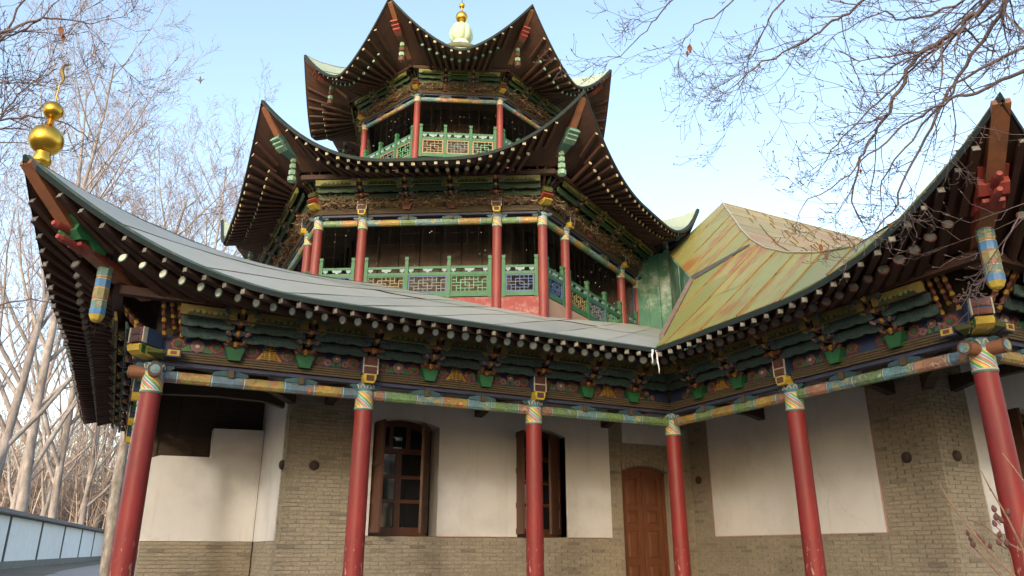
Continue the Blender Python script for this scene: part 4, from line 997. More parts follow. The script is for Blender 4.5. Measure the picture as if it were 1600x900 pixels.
# cores, floors, ceilings
def ngon_prism(name, Rr, n, z0, z1, m, root):
    b = MB(); p = [pv(Rr, n, i) for i in range(n)]; b.prism([(q.x, q.y) for q in p], lambda a, c, z: V((a, c, z)), z0, z1); return b.build(name, m, root)
TW = mat('tower_dark_wood', (.075, .05, .036), .85, (.04, .028, .02), scale=3, stretch=(4, 4, .6))
core = ngon_prism('core_wall', 3.1, 6, 5.0, 8.6, TW, PT)
for k_ in range(-2, 2):
    M, L = face_frame(3.1, 6, k_)
    for i in range(7):
        b = MB(); x = L*(i+.5)/7; b.box(x-.05, x+.05, -.05, .0, 6.0, 8.5); b.build('core_post', DARKWOOD, core, M)
ngon_prism('floor', RB+.02, 6, 6.03, 6.13, DARKWOOD, PT); ngon_prism('ceiling', RB-.1, 6, 8.25, 8.33, DARKWOOD, PT)
for k_ in (1, -2):                                 # partitions close the gallery of the tier beyond the visible faces
    a, c = pv(3.0, 6, k_), pv(RB+.02, 6, k_); d = (c-a); n_ = V((-d.y, d.x)).normalized()*.03; b = MB()
    b.hexa([(*(a-n_), 6.0), (*(c-n_), 6.0), (*(c+n_), 6.0), (*(a+n_), 6.0), (*(a-n_), 8.3), (*(c-n_), 8.3), (*(c+n_), 8.3), (*(a+n_), 8.3)]); b.build('partition', TW, PT)
    b = MB(); m_ = lerp(a, c, .93); b.box(m_.x-.05, m_.x+.05, m_.y-.05, m_.y+.05, 6.1, 7.6); b.build('blue_post', mat('lat_blue', (.055, .1, .19), .6, (.04, .07, .13)), PT)
core3 = ngon_prism('core_wall', 1.35, 8, 9.5, 12.3, TW, PT); ngon_prism('floor', RO+.03, 8, 9.88, 9.98, REDBASE, PT); ngon_prism('ceiling', RO-.06, 8, 11.95, 12.0, DARKWOOD, PT)
for k_ in range(-3, 2):
    M, L = face_frame(1.35, 8, k_)
    for x in (.1, L-.1): box_part('core_post', DARKWOOD, core3, M, x-.04, x+.04, -.04, 0, 10, 12)
K2, K3 = .93, .72
Z2, Z3 = 7.65, 11.475
he = dict(zmid=8.34, rise=1.33, span=2.6, pow=2.3, out=1.446, iout=.5, iz=8.64, c0=True, c1=True)
oe = dict(zmid=11.84, rise=1.28, span=1.58, pow=1.5, out=1.512, iout=.38, iz=12.19, c0=True, c1=True)
TS2 = [(C_, .3), (O_, .55), (G_, .4), (C_, .65), (G_, .45), (O_, .55), (G_, .3)]
TS2s = [(G_, .5), (O_, .5)]
TS3 = [(C_, .45), (D_, .35), (O_, .5), (D_, .35), (C_, .4)]
DEB = []
for k_ in range(-2, 2):
    M, L = face_frame(RB, 6, k_)
    a, c = .2*L, .8*L
    nodes = [(0, 'corner'), (a, 'col'), (a+(c-a)/3, 'br'), (a+(c-a)*2/3, 'br'), (c, 'col'), (L, 'corner')]
    frieze(PT, M, L, Z2, K2, nodes, [(.1, a-.1, TS2s), (a+.1, c-.1, TS2), (c+.1, L-.1, TS2s)], [None, 'peony', 'shou', 'lotus', None], ('convex', 'convex'), tower=True)
    e = eave(s0=-.835, s1=L+.835, i0=-.29, i1=L+.29, **he)
    make_eave(PT, M, e, .205, RR_T, SQ_T, EDGED, edge_top=.05, drop=(.05, .135), f_sq=(.45, .96), f_rd=(0, .6), skip=.42)
    if k_ in (-2, -1, 0, 1):
        tM = M.inverted(); t0, t1 = pv(2.75, 6, k_), pv(2.75, 6, k_+1); make_roof(PT, M, e, tM @ V((t0.x, t0.y, 9.95)), tM @ V((t1.x, t1.y, 9.95)), 7, 2, ROOFT, kup=2.2, vp=1.1)
    for s in (0, a, c):
        p = M @ V((s, 0, 0)); column(PT, p.x, p.y, 5.2, Z2+.225*K2, .094, REDT, .28, STRIPET, .8, base=False)
    z0 = 6.16
    railing(PT, M, [(.1, a-.1, 1), (a+.1, c-.1, 3), (c+.1, L-.1, 1)], z0, .78, colours=LC2)
    box_part('base_wall', REDBASE if k_ != 0 else TAN, PT, M, .0, L, -.03, .12, 4.6, z0-.02)
    DEB.append((M, L, Z2, K2, 1.0 if k_ in (-1, 0) else .6))
for k_ in range(-4, 3):
    M, L = face_frame(RO, 8, k_)
    nodes = [(0, 'corner'), (L/3, 'br'), (2*L/3, 'br'), (L, 'corner')]
    frieze(PT, M, L, Z3, K3, nodes, [(.08, L-.08, TS3)], ['peony', 'shou', 'peony'], ('convex', 'convex'), tower=True)
    e = eave(s0=-.626, s1=L+.626, i0=-.157, i1=L+.157, **oe)
    make_eave(PT, M, e, .19, RR_O, SQ_O, EDGED, edge_top=.04, drop=(.04, .11), f_sq=(.5, .965), f_rd=(0, .66), nu=32, skip=.3)
    tM = M.inverted(); t0, t1 = pv(.3, 8, k_), pv(.3, 8, k_+1); make_roof(PT, M, e, tM @ V((t0.x, t0.y, 14.6)), tM @ V((t1.x, t1.y, 14.6)), 4, 2, ROOFT, kup=2.0, vp=1.25)
    p = M @ V((0, 0, 0)); column(PT, p.x, p.y, 9.6, Z3+.225*K3, .075, REDT, .2, STRIPET, .55, base=False)
    railing(PT, M, [(.08, L-.08, 3)], 10.03, .78, colours=LC3)
    DEB.append((M, L, Z3, K3, .7))
# remaining roof faces at the back keep the tiers closed
for k_ in (2, 3):
    M, L = face_frame(RB, 6, k_); e = eave(s0=-.835, s1=L+.835, i0=-.29, i1=L+.29, **he); tM = M.inverted(); t0, t1 = pv(2.75, 6, k_), pv(2.75, 6, k_+1)
    make_roof(PT, M, e, tM @ V((t0.x, t0.y, 9.95)), tM @ V((t1.x, t1.y, 9.95)), 4, 1, ROOFT, kup=2.2, vp=1.1)
M, L = face_frame(RO, 8, 3); e = eave(s0=-.626, s1=L+.626, i0=-.157, i1=L+.157, **oe); tM = M.inverted(); t0, t1 = pv(.3, 8, 3), pv(.3, 8, 4); make_roof(PT, M, e, tM @ V((t0.x, t0.y, 14.6)), tM @ V((t1.x, t1.y, 14.6)), 3, 1, ROOFT, kup=2.0, vp=1.25)
# corner sets of the tower
def tower_corner(ang, hip_t, hip_b, head, red, pr, pz0, pz1, w_, cube, pm_, cr, cz, ck):
    g_ = radial((TX, TY), ang)
    b = MB(); b.prism(hip_t+hip_b[::-1], g_, -w_*.55, w_*.55); hip = b.build('hip_rafter', HIPBROWN, PT)
    b = MB(); b.prism(head, g_, -w_*.75, w_*.75, 0)
    r1 = max(r for r, z in head); zz = [z for r, z in head if r == r1][0]
    for i in range(3): b.prism([(r1-.12-.05*i, zz-.06*i-.03), (r1+.03-.07*i, zz-.055*i), (r1+.03-.07*i, zz-.055*i+.035), (r1-.12-.05*i, zz-.06*i+.01)], g_, -w_*.85, w_*.85, 1)
    b.build('carved_head', [ORANGE if red else mat('head_teal', (.07, .17, .14), .6, (.04, .1, .09)), HEADRED if red else PALEGREEN], hip)
    b = MB(); p = g_(pr, 0, 0); n = 4; st = (pz0-pz1)/n
    for i in range(n):
        zt_ = pz0-i*st; c = cube*(.85+.1*i)
        b.lathe([(c*.5, zt_), (c*.5, zt_-st*.12), (c, zt_-st*.18), (c*1.04, zt_-st*.5), (c, zt_-st*.86), (c*.6, zt_-st*.94)] + ([(c*.2, zt_-st*1.05)] if i == n-1 else []), 8 if i == n-1 else 6, (lambda q: 3) if not red and i == 1 else (lambda q, i=i: i % 2 if red else 0), (p.x, p.y, 0))
        b.lathe([(c*1.06, zt_-st*.2), (c*1.06, zt_-st*.24)], 6, 2, (p.x, p.y, 0))
    b.build('pendant', [PALEGREEN, ORANGE if red else PALEGREEN, GOLD, PALEGREEN], hip)
    # sprays of small arms and head block over the corner column
    b = MB(); base = V(g_(cr, cz, 0)); d = (g_(cr+1, cz, 0)-base)
    for i in range(7):
        th = R(-60+20*i); dv = Matrix.Rotation(th, 4, 'Z') @ d
        for j in range(3):
            a = base + dv*(.1+.13*j)*ck + V((0, 0, (.16+.15*j)*ck)); c = a + dv*.16*ck + V((0, 0, .1*ck)); b.tube([a, lerp(a, c, .6), c], [.03*ck, .034*ck, .018*ck], 5, (i+j) % 4)
    for zz_, ww, m in ((-.12, .09, 4), (0, .12, 5), (.13, .1, 0)):
        b.prism([(.02, zz_), (.26-.02*m, zz_), (.3, zz_+.05), (.26, zz_+.1), (.02, zz_+.1)], lambda r, z, t: g_(cr+r*ck, cz+z*ck, t*ck), -ww, ww, m)
    b.build('corner_bracket', [ARMGREEN, ARMBLUE, ARMRED, ORANGE, PENDYELLOW, HEADRED], hip)
for a in (-150, -90, -30, 150, -210+60*0):
    if a == -210: continue
    tower_corner(a, [(4.6, 8.86), (5.1, 8.87), (5.58, 9.17), (6.06, 9.6)], [(4.6, 8.7), (5.15, 8.76), (5.6, 9.03), (6.07, 9.55)],
                 [(4.75, 8.80), (5.2, 8.82), (5.45, 8.88), (5.58, 8.95), (5.72, 9.02), (5.72, 9.10), (5.6, 9.16), (5.3, 9.04), (4.75, 8.93)], False, 5.23, 8.88, 8.33, .13, .072, None, RB, Z2+.5*K2, .95)
for i in range(8):
    a = -90+45*i
    if a in (90,): continue
    tower_corner(a, [(2.6, 12.32), (3.0, 12.36), (3.55, 12.72), (4.1, 13.05)], [(2.6, 12.2), (3.05, 12.27), (3.58, 12.58), (4.11, 13.0)],
                 [(3.3, 12.42), (3.6, 12.5), (3.78, 12.62), (3.86, 12.68), (3.78, 12.73), (3.5, 12.62), (3.3, 12.55)], True, 3.42, 12.46, 11.93, .1, .062, None, RO, Z3+.5*K3, .7)
# finial
b = MB(); z = 14.52
b.lathe([(.62, 0), (.5, .08), (.36, .2), (.26, .33), (.22, .42)], 16, 0, (TX, TY, z))
b.lathe([(.2, 0), (.27, .05), (.325, .16), (.335, .3), (.31, .44), (.24, .56), (.14, .62), (.08, .64)], 48, 1, (TX, TY, z+.4), lobes=8, depth=.14)
fn = b.build('roof_finial', [mat('finial_cream', (.6, .58, .45), .5), mat('finial_green', (.36, .46, .32), .45, (.3, .38, .27))], PT); smoothed(fn, 40)
b = MB(); zz = 15.6
b.lathe([(.075, zz-.04), (.06, zz+.03)] + [(.17*math.sin(R(q)), zz+.2-.17*math.cos(R(q))) for q in range(20, 165, 12)] + [(.03, zz+.4), (.025, zz+.5)] + [(.088*math.sin(R(q)), zz+.6-.088*math.cos(R(q))) for q in range(20, 165, 14)] + [(.012, zz+.7), (.006, zz+1.5)], 24, 0, (TX, TY, 0))
smoothed(b.build('gilded_balls', BRASS, fn), 50)
# old nests and twigs caught in the brackets, thin netting with bits of down
b = MB(); rn = random.Random(3)
for M, L, zb, k_, dens in DEB:
    for q in range(int(4200*L/4.45*dens)):
        s = rn.uniform(.05, L-.05); cl_ = .5+.5*math.sin(s*2.3+zb)
        if rn.random() > .35+.65*cl_: continue
        oo = rn.uniform(.06, .26)*k_; zz = zb + k_*(rn.uniform(.39, .5)+abs(rn.gauss(0, .1))*(.4+cl_))
        a = V((s, -oo, zz)); d = V((rn.uniform(-1, 1), rn.uniform(-.6, .6), rn.uniform(-.45, .45))).normalized()*rn.uniform(.05, .16)
        b.tube([M @ a, M @ (a+d*.5+V((0, 0, rn.uniform(-.02, .02)))), M @ (a+d)], .0055, 3, 1 if rn.random() < .12 else 0, cap=False)
o = b.build('nest_debris', [TWIGDEBRIS, mat('straw', (.38, .29, .18), .9)], PT, recalc=False); o['kind'] = 'stuff'
b = MB()
for M, L, zb, k_, dens in DEB:
    zl = zb-(1.45 if k_ > .8 else 1.35)
    for i in range(int(L/.22)): s = (i+.5)*.22; b.tube([M @ V((s, .07, zl)), M @ V((s, .07, zb))], .0012, 3, 0, cap=False)
    for i in range(6): q = lerp(zl, zb, (i+.5)/6); b.tube([M @ V((.1, .07, q)), M @ V((L-.1, .07, q))], .0012, 3, 0, cap=False)
    for i in range(int(6*L)):
        p = M @ V((rn.uniform(.1, L-.1), .065, rn.uniform(zl+.4, zb))); r = rn.choice((.004, .005, .006, .008)); b.tube([p, p+V((rn.uniform(-1, 1), rn.uniform(-1, 1), rn.uniform(-1, 1)))*r*2], r, 4, 1)
o = b.build('netting', [mat('net_thread', (.02, .02, .02), .8), SPECK], PT, recalc=False); o['kind'] = 'stuff'

# ------------------------------------------------------------------ boundary wall on the left
BA, BB = V((-11.816, 29.018, 0)), V((-8.516, 64.402, 0)); bd = (BB-BA).normalized(); bn = V((-bd.y, bd.x, 0))
BW = thing('boundary_wall', 'long white panelled boundary wall with dark tiled coping at far left', 'wall', (BA.x, BA.y, .86))
MBW = Matrix(((bd.x, -bn.x*-1, 0, BA.x), (bd.y, bn.y, 0, BA.y), (0, 0, 1, 0), (0, 0, 0, 1)))
PWHITE = mat('wall_whitewash', (.8, .8, .8), .85, (.7, .7, .7), scale=1.2); DTILE = mat('dark_coping', (.10, .095, .09), .8, (.06, .055, .05)); PGREY = mat('plinth_grey', (.2, .19, .17), .9, (.12, .115, .1), scale=2)
box_part('plinth', PGREY, BW, MBW, -16, 36.2, -.06, .3, .5, 1.17)
b = MB(); b.prism([(-.32, 2.98), (-.32, 3.03), (.1, 3.26), (.5, 3.03), (.5, 2.98), (.25, 2.96), (-.06, 2.96)], lambda a, z, c: V((c, a, z)), -16, 36.2); b.build('coping', DTILE, BW, MBW)
ss = [-15.4, -7.5, 0, 7.3, 14.6, 22, 29, 36]
for i in range(7): box_part('panel', PWHITE, BW, MBW, ss[i]+.12, ss[i+1]-.12, .0, .25, 1.172, 2.958)
for s in ss: box_part('post', DTILE, BW, MBW, s-.12, s+.12, -.04, .27, 1.172, 2.959)

# ------------------------------------------------------------------ trees
PALEBARK = bark_mat('pale_bark', (.1, .085, .08), (.38, .35, .345), 3.5); TWIG = mat('twig_brown', (.17, .125, .115), .9, (.12, .085, .08)); NEARTWIG = mat('near_twig', (.17, .125, .12), .85, (.12, .085, .085), scale=30); TWIGL = mat('twig_pale', (.27, .235, .245), .9, (.19, .16, .165))
DARKBARK = bark_mat('mottled_bark', (.07, .055, .045), (.36, .33, .29), 5)
def wander(rn, p, d, L, n, curl, tropism):
    pts = [p.copy()]; d = d.normalized()
    for i in range(n):
        d = (d + V((rn.uniform(-1, 1), rn.uniform(-1, 1), rn.uniform(-1, 1)))*curl + V((0, 0, tropism))).normalized(); p = p + d*(L/n); pts.append(p.copy())
    return pts, d
def perp(rn, d, ang):
    a = d.orthogonal().normalized(); a = Matrix.Rotation(rn.uniform(0, 2*math.pi), 3, d) @ a
    return (d*math.cos(ang) + a*math.sin(ang)).normalized()
def make_tree(seed, H, tr, kids=(13, 7, 7, 3), ang=(42, 38, 40, 45), trunk_frac=.95, low=.13, trop=.14, tw=.008):
    rn = random.Random(seed); T, Cn = MB(), MB()
    def grow(p, d, L, r, lvl):
        n = (9, 6, 4, 3, 2)[lvl]; pts, dd = wander(rn, p, d, L, n, (.05, .13, .18, .22, .25)[lvl], (.03, trop, trop*.7, .04, .02)[lvl])
        rad = [max(tw*.6, r*(1-.86*i/n)) for i in range(n+1)]
        (T if lvl == 0 else Cn).tube(pts, rad, (10, 6, 4, 3, 3)[lvl], 0 if lvl < 2 else 1, cap=False)
        if lvl >= 4: return
        k_ = kids[lvl] if lvl < len(kids) else 0
        for i in range(k_):
            t = low + (1-low)*(i+rn.random())/k_ if lvl == 0 else .25+.75*(i+rn.random())/k_
            j = min(n-1, int(t*n)); f = t*n-j; q = lerp(pts[j], pts[j+1], f); dr = (pts[j+1]-pts[j]).normalized()
            cl_ = L*(.5 if lvl == 0 else .48)*(1.05-.62*t if lvl == 0 else 1.0-.35*t)*rn.uniform(.75, 1.2)
            grow(q, perp(rn, dr, R(ang[lvl]*rn.uniform(.65, 1.2))), cl_, max(tw, rad[j]*(.52 if lvl == 0 else .5)), lvl+1)
    grow(V((0, 0, -.3)), V((rn.uniform(-.05, .05), rn.uniform(-.05, .05), 1)), H*trunk_frac, tr, 0)
    return T, Cn
protos = []
for sd_, H, tr, kids in ((11, 21, .19, (18, 8, 7, 4)), (23, 22, .22, (17, 8, 7, 4)), (37, 19, .17, (17, 8, 7, 3))):
    T, Cn = make_tree(sd_, H, tr, kids); protos.append((T.mesh('trunk', [PALEBARK, TWIGL], True, False), Cn.mesh('crown', [PALEBARK, TWIGL], True, False)))
TREES = [  # bearing, distance, variant, scale, turn, label
    (235, 33, 0, .86, 0, 'tall bare tree directly behind the middle of the left roof sweep'),
    (170, 52, 1, 1.08, 40, 'tall bare tree rising just right of the gilded ball finial'),
    (352, 39, 2, 1.0, 100, 'slender bare tree between the left roof sweep and the pagoda eave'),
    (300, 47, 1, .98, 200, 'farther bare tree seen low behind the left roof sweep'),
    (28, 44, 1, 1.3, 150, 'large pale-trunked bare tree at the left edge above the boundary wall'),
    (72, 53, 0, 1.35, 260, 'bare tree with forked pale limbs behind the boundary wall, left of the eave'),
    (118, 64, 2, 1.4, 300, 'thin bare tree in the gap between the fence and the left eave'),
    (-40, 38, 0, 1.2, 20, 'bare tree mostly cut off by the left picture edge'),
    (5, 60, 2, 1.35, 70, 'far bare tree behind the large pale trunk at left edge'),
    (145, 80, 0, 1.3, 120, 'distant bare tree beyond the end of the boundary wall'),
    (50, 74, 1, 1.2, 10, 'distant bare tree over the second panel of the boundary wall'),
    (100, 92, 2, 1.4, 190, 'most distant bare tree over the third panel of the boundary wall')]
for px, d, k_, s, tn, lab in TREES:
    p = on_ground(px, d, 0); p.z = gz(p.x, p.y)
    t = thing('bare_tree', lab, 'tree', p, 'bare trees behind the left boundary wall')
    M = T3(p) @ Matrix.Rotation(R(tn), 4, 'Z') @ Matrix.Scale(s, 4)
    place(protos[k_][0], 'trunk', t, M); place(protos[k_][1], 'crown', t, M)
# the mottled trunk close behind the left column
p = on_ground(176, 24, 0); p.z = gz(p.x, p.y)
t = thing('mottled_tree', 'tree with mottled white and dark bark between boundary wall end and left column', 'tree', p)
T, Cn = make_tree(51, 13, .2, (9, 6, 6, 3), low=.45); T.build('trunk', [DARKBARK, TWIG], t, T3(p), True, False); Cn.build('crown', [DARKBARK, TWIG], t, T3(p), True, False)
# far wood: a mass of thin grey-brown stems behind everything on the left
b = MB(); rn = random.Random(9)
for i in range(1500):
    q = on_ground(rn.uniform(-160, 420), rn.uniform(76, 150), 0); q.z = gz(q.x, q.y); H = rn.uniform(6, 19)
    pts, dd = wander(rn, q, V((rn.uniform(-.15, .15), rn.uniform(-.15, .15), 1)), H, 5, .08, .02); b.tube(pts, [.09, .07, .055, .04, .025, .012], 3, i % 2, cap=False)
    for j in range(16):
        a = lerp(pts[rn.randrange(1, 5)], pts[rn.randrange(1, 5)], .5); c, _ = wander(rn, a, V((rn.uniform(-1, 1), rn.uniform(-1, 1), rn.uniform(.2, 1.2))), rn.uniform(1, 3.2), 2, .2, .05); b.tube(c, [.03, .02, .012], 3, (i+j) % 2, cap=False)
o = b.build('distant_wood', [mat('wood_brown', (.27, .215, .19), .95), mat('wood_pale', (.36, .31, .29), .95)], recalc=False); tag(o, 'hazy brown mass of distant leafless trees behind the boundary wall', 'woodland'); o['kind'] = 'stuff'

# the leafless park behind the viewpoint: it shades the low sun and shows in the window panes
b = MB(); rn = random.Random(21); back = V((-FW.x, -FW.y, 0)).normalized()
for i in range(170):
    q = CAM + back*rn.uniform(16, 60) + RT*rn.uniform(-48, 48); q.z = gz(q.x, q.y); H = rn.uniform(9, 19)
    pts, dd = wander(rn, q, V((rn.uniform(-.1, .1), rn.uniform(-.1, .1), 1)), H, 6, .06, .03); b.tube(pts, [.2, .17, .14, .1, .07, .05, .03], 6, 0, cap=False)
    for j in range(42):
        f = rn.uniform(.8, 5.9); a = lerp(pts[int(f)], pts[int(f)+1], f-int(f)); L_ = rn.uniform(2, 5)*(1.15-f/9)
        c, cdir = wander(rn, a, V((rn.uniform(-1, 1), rn.uniform(-1, 1), rn.uniform(.3, 1.1))), L_, 3, .15, .08); b.tube(c, [.05, .035, .025, .012], 3, 0, cap=False)
        for k_ in range(6):
            g_ = lerp(c[1], c[3], rn.random()); c2, _ = wander(rn, g_, perp(rn, cdir, R(rn.uniform(25, 60))), L_*.45, 2, .2, .05); b.tube(c2, [.02, .014, .008], 3, 0, cap=False)
o = b.build('park_wood', [TWIG], recalc=False); tag(o, 'leafless park trees behind the viewpoint, seen only mirrored in the panes', 'woodland'); o['kind'] = 'stuff'

# near limbs: drawn as limbs in the photo, given their distance, then grown into twigs
def limb_tree(name, label, base, top, limbs, seed, dens, tw, leaf_pts=(), mats=None, twig_len=(.35, .8)):
    rn = random.Random(seed); t = thing(name, label, 'tree', base)
    T = MB(); n = 7; pts = [lerp(V(base)-V((0, 0, .3)), V(top), i/n) + V((rn.uniform(-.08, .08), rn.uniform(-.08, .08), 0)) for i in range(n+1)]; T.tube(pts, [.3-.022*i for i in range(n+1)], 12)
    T.build('trunk', mats[0], t, None, True, False)
    b = MB()
    def twig(p, d, L, r, lvl):
        n = 5 if lvl < 2 else 4; q, dd = wander(rn, p, d, L, n, .22, -.02 if lvl < 1 else .03)
        if lvl >= 1: q[-1] = q[-1] + V((0, 0, L*.1)); q[-2] = q[-2] - V((0, 0, L*.02))
        b.tube(q, [max(tw*.7, r*(1-.7*i/n)) for i in range(n+1)], 4 if r > .006 else 3, 0, cap=False)
        if lvl >= 1: b.tube([q[-1], q[-1]+(q[-1]-q[-2])*.15, q[-1]+(q[-1]-q[-2])*.4], [tw*.9, tw*1.9, tw*.5], 4, 0)
        if lvl < 2:
            for i in range((6, 4)[lvl]):
                f = rn.uniform(.2, 1)*n; j = min(n-1, int(f)); a = lerp(q[j], q[j+1], f-j); dr = (q[j+1]-q[j]).normalized()
                twig(a, perp(rn, dr, R(rn.uniform(25, 65))), L*rn.uniform(.28, .55), max(tw, r*.55), lvl+1)
    for pl, r0, r1, dn in limbs:
        q = [V(top)] + [at(x, y, d) for x, y, d in pl]; sm = []
        for i in range(len(q)-1):                 # Catmull-Rom through the limb
            p0, p1, p2, p3 = q[max(i-1, 0)] if i > 1 else q[i]*2-q[i+1], q[i], q[i+1], q[min(i+2, len(q)-1)] if i else q[1]*2-q[0]
            for s_ in range(5):
                u = s_/5; sm.append(.5*((2*p1)+(p2-p0)*u+(2*p0-5*p1+4*p2-p3)*u*u+(3*p1-p0-3*p2+p3)*u**3))
        sm.append(q[-1]); m = len(sm); jj = [v + V((rn.uniform(-1, 1), rn.uniform(-1, 1), rn.uniform(-1, 1)))*.018 for v in sm]
        b.tube(jj, [lerp(r0, r1, i/(m-1)) for i in range(m)], 6, 0, cap=False)
        st = 5
        for i in range(st, m-1):
            for k_ in range(dn):
                if rn.random() < dens:
                    d = (jj[i+1]-jj[i]).normalized(); a = lerp(jj[i], jj[i+1], rn.random())
                    twig(a, perp(rn, d, R(rn.uniform(20, 60))), rn.uniform(*twig_len), lerp(r0, r1, i/m)*.5, 0 if rn.random() < .6 else 1)
        twig(jj[-1], (jj[-1]-jj[-2]), twig_len[0], r1, 0)
    b.build('crown', mats[1], t, None, True, False)
    for x, y, d, s_ in leaf_pts:
        c = at(x, y, d); l = MB(); f = RT*s_; u_ = UPV*s_
        l.face([c+u_, c+f*.5+u_*.2+FW*s_*.2, c+f*.25-u_*.6, c-u_*1.1, c-f*.3-u_*.5-FW*s_*.15, c-f*.55+u_*.3]); l.tube([c+u_, c+u_*1.9+f*.1], .003, 3); l.build('dead_leaf', mat('dead_leaf_brown', (.28, .1, .04), .8), t)
    return t
tb = CAM + V((FW.x, FW.y, 0)).normalized()*3.2 + RT*6.6; tb.z = GZ
D = 6.2
LIMBS = [
    ([(1760, -260, 6.6), (1600, -90, D), (1537, 8, D), (1491, 50, D), (1424, 100, D), (1391, 167, 6.1), (1365, 209, 6.1), (1340, 262, 6), (1330, 320, 6)], .036, .007, 2),
    ([(1740, -240, 6.6), (1580, -60, 6.5), (1508, 0, 6.5), (1424, 29, 6.5), (1370, 24, 6.4), (1300, 60, 6.3)], .02, .005, 2),
    ([(1760, -220, 6.4), (1640, -80, D), (1575, 0, D), (1508, 105, D), (1470, 167, 6.1), (1424, 251, 6), (1392, 330, 5.9), (1345, 380, 5.8)], .028, .005, 2),
    ([(1780, -80, 6.2), (1680, 20, 6), (1600, 75, 5.9), (1533, 105, 5.9), (1474, 159, 5.9), (1400, 250, 5.8), (1372, 300, 5.8)], .022, .005, 2),
    ([(1780, 20, 5.9), (1690, 80, 5.8), (1600, 113, 5.8), (1516, 147, 5.8), (1466, 163, 5.8), (1399, 209, 5.8), (1332, 268, 5.7), (1257, 318, 5.7)], .024, .004, 2),
    ([(1700, -330, 6.8), (1480, -110, 6.6), (1349, 0, 6.5), (1307, 29, 6.5), (1257, 63, 6.5), (1181, 105, 6.4), (1148, 138, 6.4)], .024, .005, 2),
    ([(1680, -380, 7), (1380, -150, 6.8), (1223, 0, 6.6), (1194, 46, 6.6), (1173, 96, 6.6), (1160, 128, 6.6)], .016, .004, 1),
    ([(1660, -420, 7.2), (1250, -170, 7), (1047, 4, 6.8), (1010, 46, 6.8), (960, 92, 6.8)], .014, .004, 1),
    ([(1670, -400, 7.2), (1300, -160, 7), (1139, 8, 6.8), (1093, 33, 6.8), (1068, 66, 6.8)], .014, .004, 1),
    ([(1800, 60, 5.6), (1690, 200, 5.5), (1640, 300, 5.4), (1585, 350, 5.3), (1560, 400, 5.3)], .016, .004, 1),
    ([(1760, -200, 6.5), (1610, -60, 6.4), (1480, 60, 6.3), (1400, 130, 6.2), (1330, 200, 6.1), (1290, 250, 6)], .02, .005, 2)]
limb_tree('overhanging_tree', 'leafless tree whose long drooping branches hang in from the upper right', tb, tb+V((.3, .2, 8.2)), [(a, r0*.72, r1*.8, d) for a, r0, r1, d in LIMBS], 5, .24, .0022,
          [(1078, 76, 6.8, .045), (1074, 84, 6.8, .03), (1283, 388, 5.7, .035), (1292, 400, 5.7, .03), (1345, 268, 6, .022)], (DARKBARK, NEARTWIG), (.3, .75))
lb = CAM + V((FW.x, FW.y, 0)).normalized()*6.5 - RT*8.5; lb.z = GZ
LL = [([(-160, 120, 10), (-60, 75, 10), (20, 45, 10), (80, 28, 10), (150, 38, 10)], .03, .006, 2), ([(-200, 150, 10), (-80, 100, 10), (0, 62, 10), (50, 40, 10), (100, -10, 10)], .024, .005, 2),
      ([(-220, 260, 10.5), (-90, 200, 10.5), (0, 187, 10.5), (70, 184, 10.5), (125, 205, 10.5), (150, 232, 10.5)], .024, .004, 1), ([(-220, 420, 11), (-90, 300, 11), (-20, 210, 11), (30, 150, 11), (70, 110, 11)], .03, .006, 2),
      ([(-240, 600, 11), (-100, 500, 11), (0, 475, 11), (60, 468, 11), (110, 480, 11)], .02, .004, 1), ([(-240, 330, 11), (-100, 170, 11), (-20, 90, 11), (20, 30, 11), (60, -40, 11)], .03, .008, 2)]
limb_tree('overhanging_tree', 'leafless tree reaching in with thin branches from the upper left corner', lb, lb+V((0, 0, 5.5)), LL, 8, .22, .0036, [(95, 48, 10, .06), (99, 60, 10, .05)], (DARKBARK, NEARTWIG), (.5, 1.2))

# ------------------------------------------------------------------ dry stalks at the lower right
STEM = mat('dry_stem', (.26, .16, .1), .85, (.18, .1, .07)); SEED = mat('seed_head', (.14, .06, .055), .9, (.09, .04, .04))
pb = at(1660, 1020, 3.6); pb.z = GZ
t = thing('dry_weed', 'dry weed stalks with dark seed heads at the lower right corner', 'plant', pb); rn = random.Random(4)
ST = [[(1468, 755), (1482, 783), (1512, 822), (1545, 862), (1590, 905), (1640, 960)], [(1532, 735), (1548, 765), (1572, 805), (1594, 850), (1620, 905), (1645, 960)], [(1566, 708), (1583, 730), (1602, 755), (1625, 820), (1650, 960)], [(1512, 812), (1535, 818), (1562, 842), (1600, 862), (1640, 950)], [(1520, 845), (1532, 865), (1550, 885), (1572, 912), (1630, 970)], [(1566, 838), (1578, 866), (1585, 900), (1640, 980)], [(1600, 800), (1597, 850), (1604, 905), (1645, 975)]]
for i, s_ in enumerate(ST):
    q = [at(x, y, 3.45+.05*i) for x, y in s_] + [pb]; b = MB(); b.tube(q, [.0022+.0007*j for j in range(len(q))], 5)
    for a in q[1:4]: b.tube([a-V((0, 0, .006)), a, a+V((0, 0, .006))], [.002, .0055, .002], 5)
    b.build('stem', STEM, t, None, True, False)
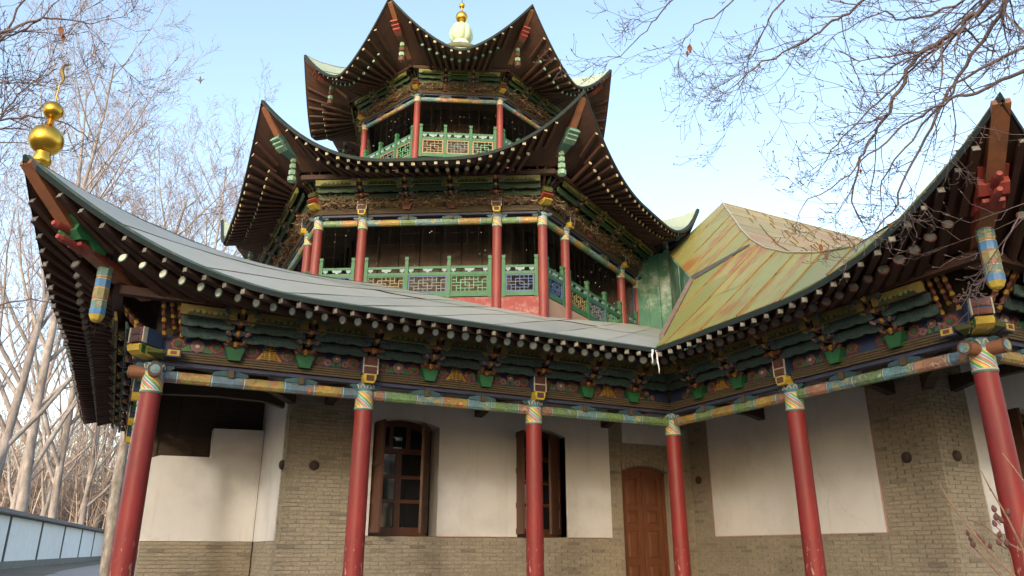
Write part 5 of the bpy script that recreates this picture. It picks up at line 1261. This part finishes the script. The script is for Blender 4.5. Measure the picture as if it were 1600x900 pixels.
for x, y in [(1512, 833), (1516, 842), (1520, 850), (1528, 838), (1547, 853), (1553, 795), (1556, 808), (1554, 818), (1564, 812), (1562, 835), (1560, 848), (1573, 848), (1534, 845), (1575, 800)]:
    c = at(x, y, 3.5); b = MB(); r = rn.uniform(.007, .0105); ax = V((rn.uniform(-.5, .5), rn.uniform(-.5, .5), 1)).normalized()
    b.tube([c-ax*r*1.4, c-ax*r*.8, c, c+ax*r*.8, c+ax*r*1.5], [r*.3, r*.85, r, r*.7, r*.2], 7); b.tube([c-ax*r*1.3, c-ax*r*3+RT*.012], .0015, 4); b.build('seed_head', SEED, t, None, True, False)

# ------------------------------------------------------------------ icicles at the roof valley, a bird in the sky
ICE = mat('ice', (.78, .8, .82), .25, (.66, .7, .74), bump=.3); 
for x, ln, lab in ((1019, .22, 'shorter left icicle hanging from the gutter at the roof valley'), (1025, .36, 'longer right icicle hanging from the gutter at the roof valley')):
    d = ray(x, 541); k_ = (-1.17-CAM.y)/d.y; p = CAM+d*k_; p.z = 4.40; b = MB(); n = 8
    b.tube([p+V((.006*math.sin(i*1.3)+.004*i*(1 if ln > .3 else -.5), 0, -ln*i/n)) for i in range(n+1)], [.016*(1-i/n)**.7+.002 for i in range(n+1)], 7)
    o = b.build('icicle', ICE, None, None, True); tag(o, lab, 'icicle', 'icicles at the roof valley')
c = at(313, 125, 42); b = MB(); f = RT; u_ = UPV
b.tube([c-u_*.2, c-u_*.1, c, c+u_*.12, c+u_*.2], [.01, .04, .055, .04, .015], 6)
for sg in (-1, 1): b.hexa([c+f*sg*.02, c+f*sg*.24+u_*.06-FW*.05, c+f*sg*.24+u_*.04-FW*.05, c+f*sg*.02-u_*.08, c+f*sg*.02+FW*.02, c+f*sg*.24+u_*.06-FW*.04, c+f*sg*.24+u_*.04-FW*.04, c+f*sg*.02-u_*.08+FW*.02])
o = b.build('bird', mat('bird_grey', (.12, .12, .13), .8)); tag(o, 'small dark bird flying in the pale sky left of the pagoda', 'bird')
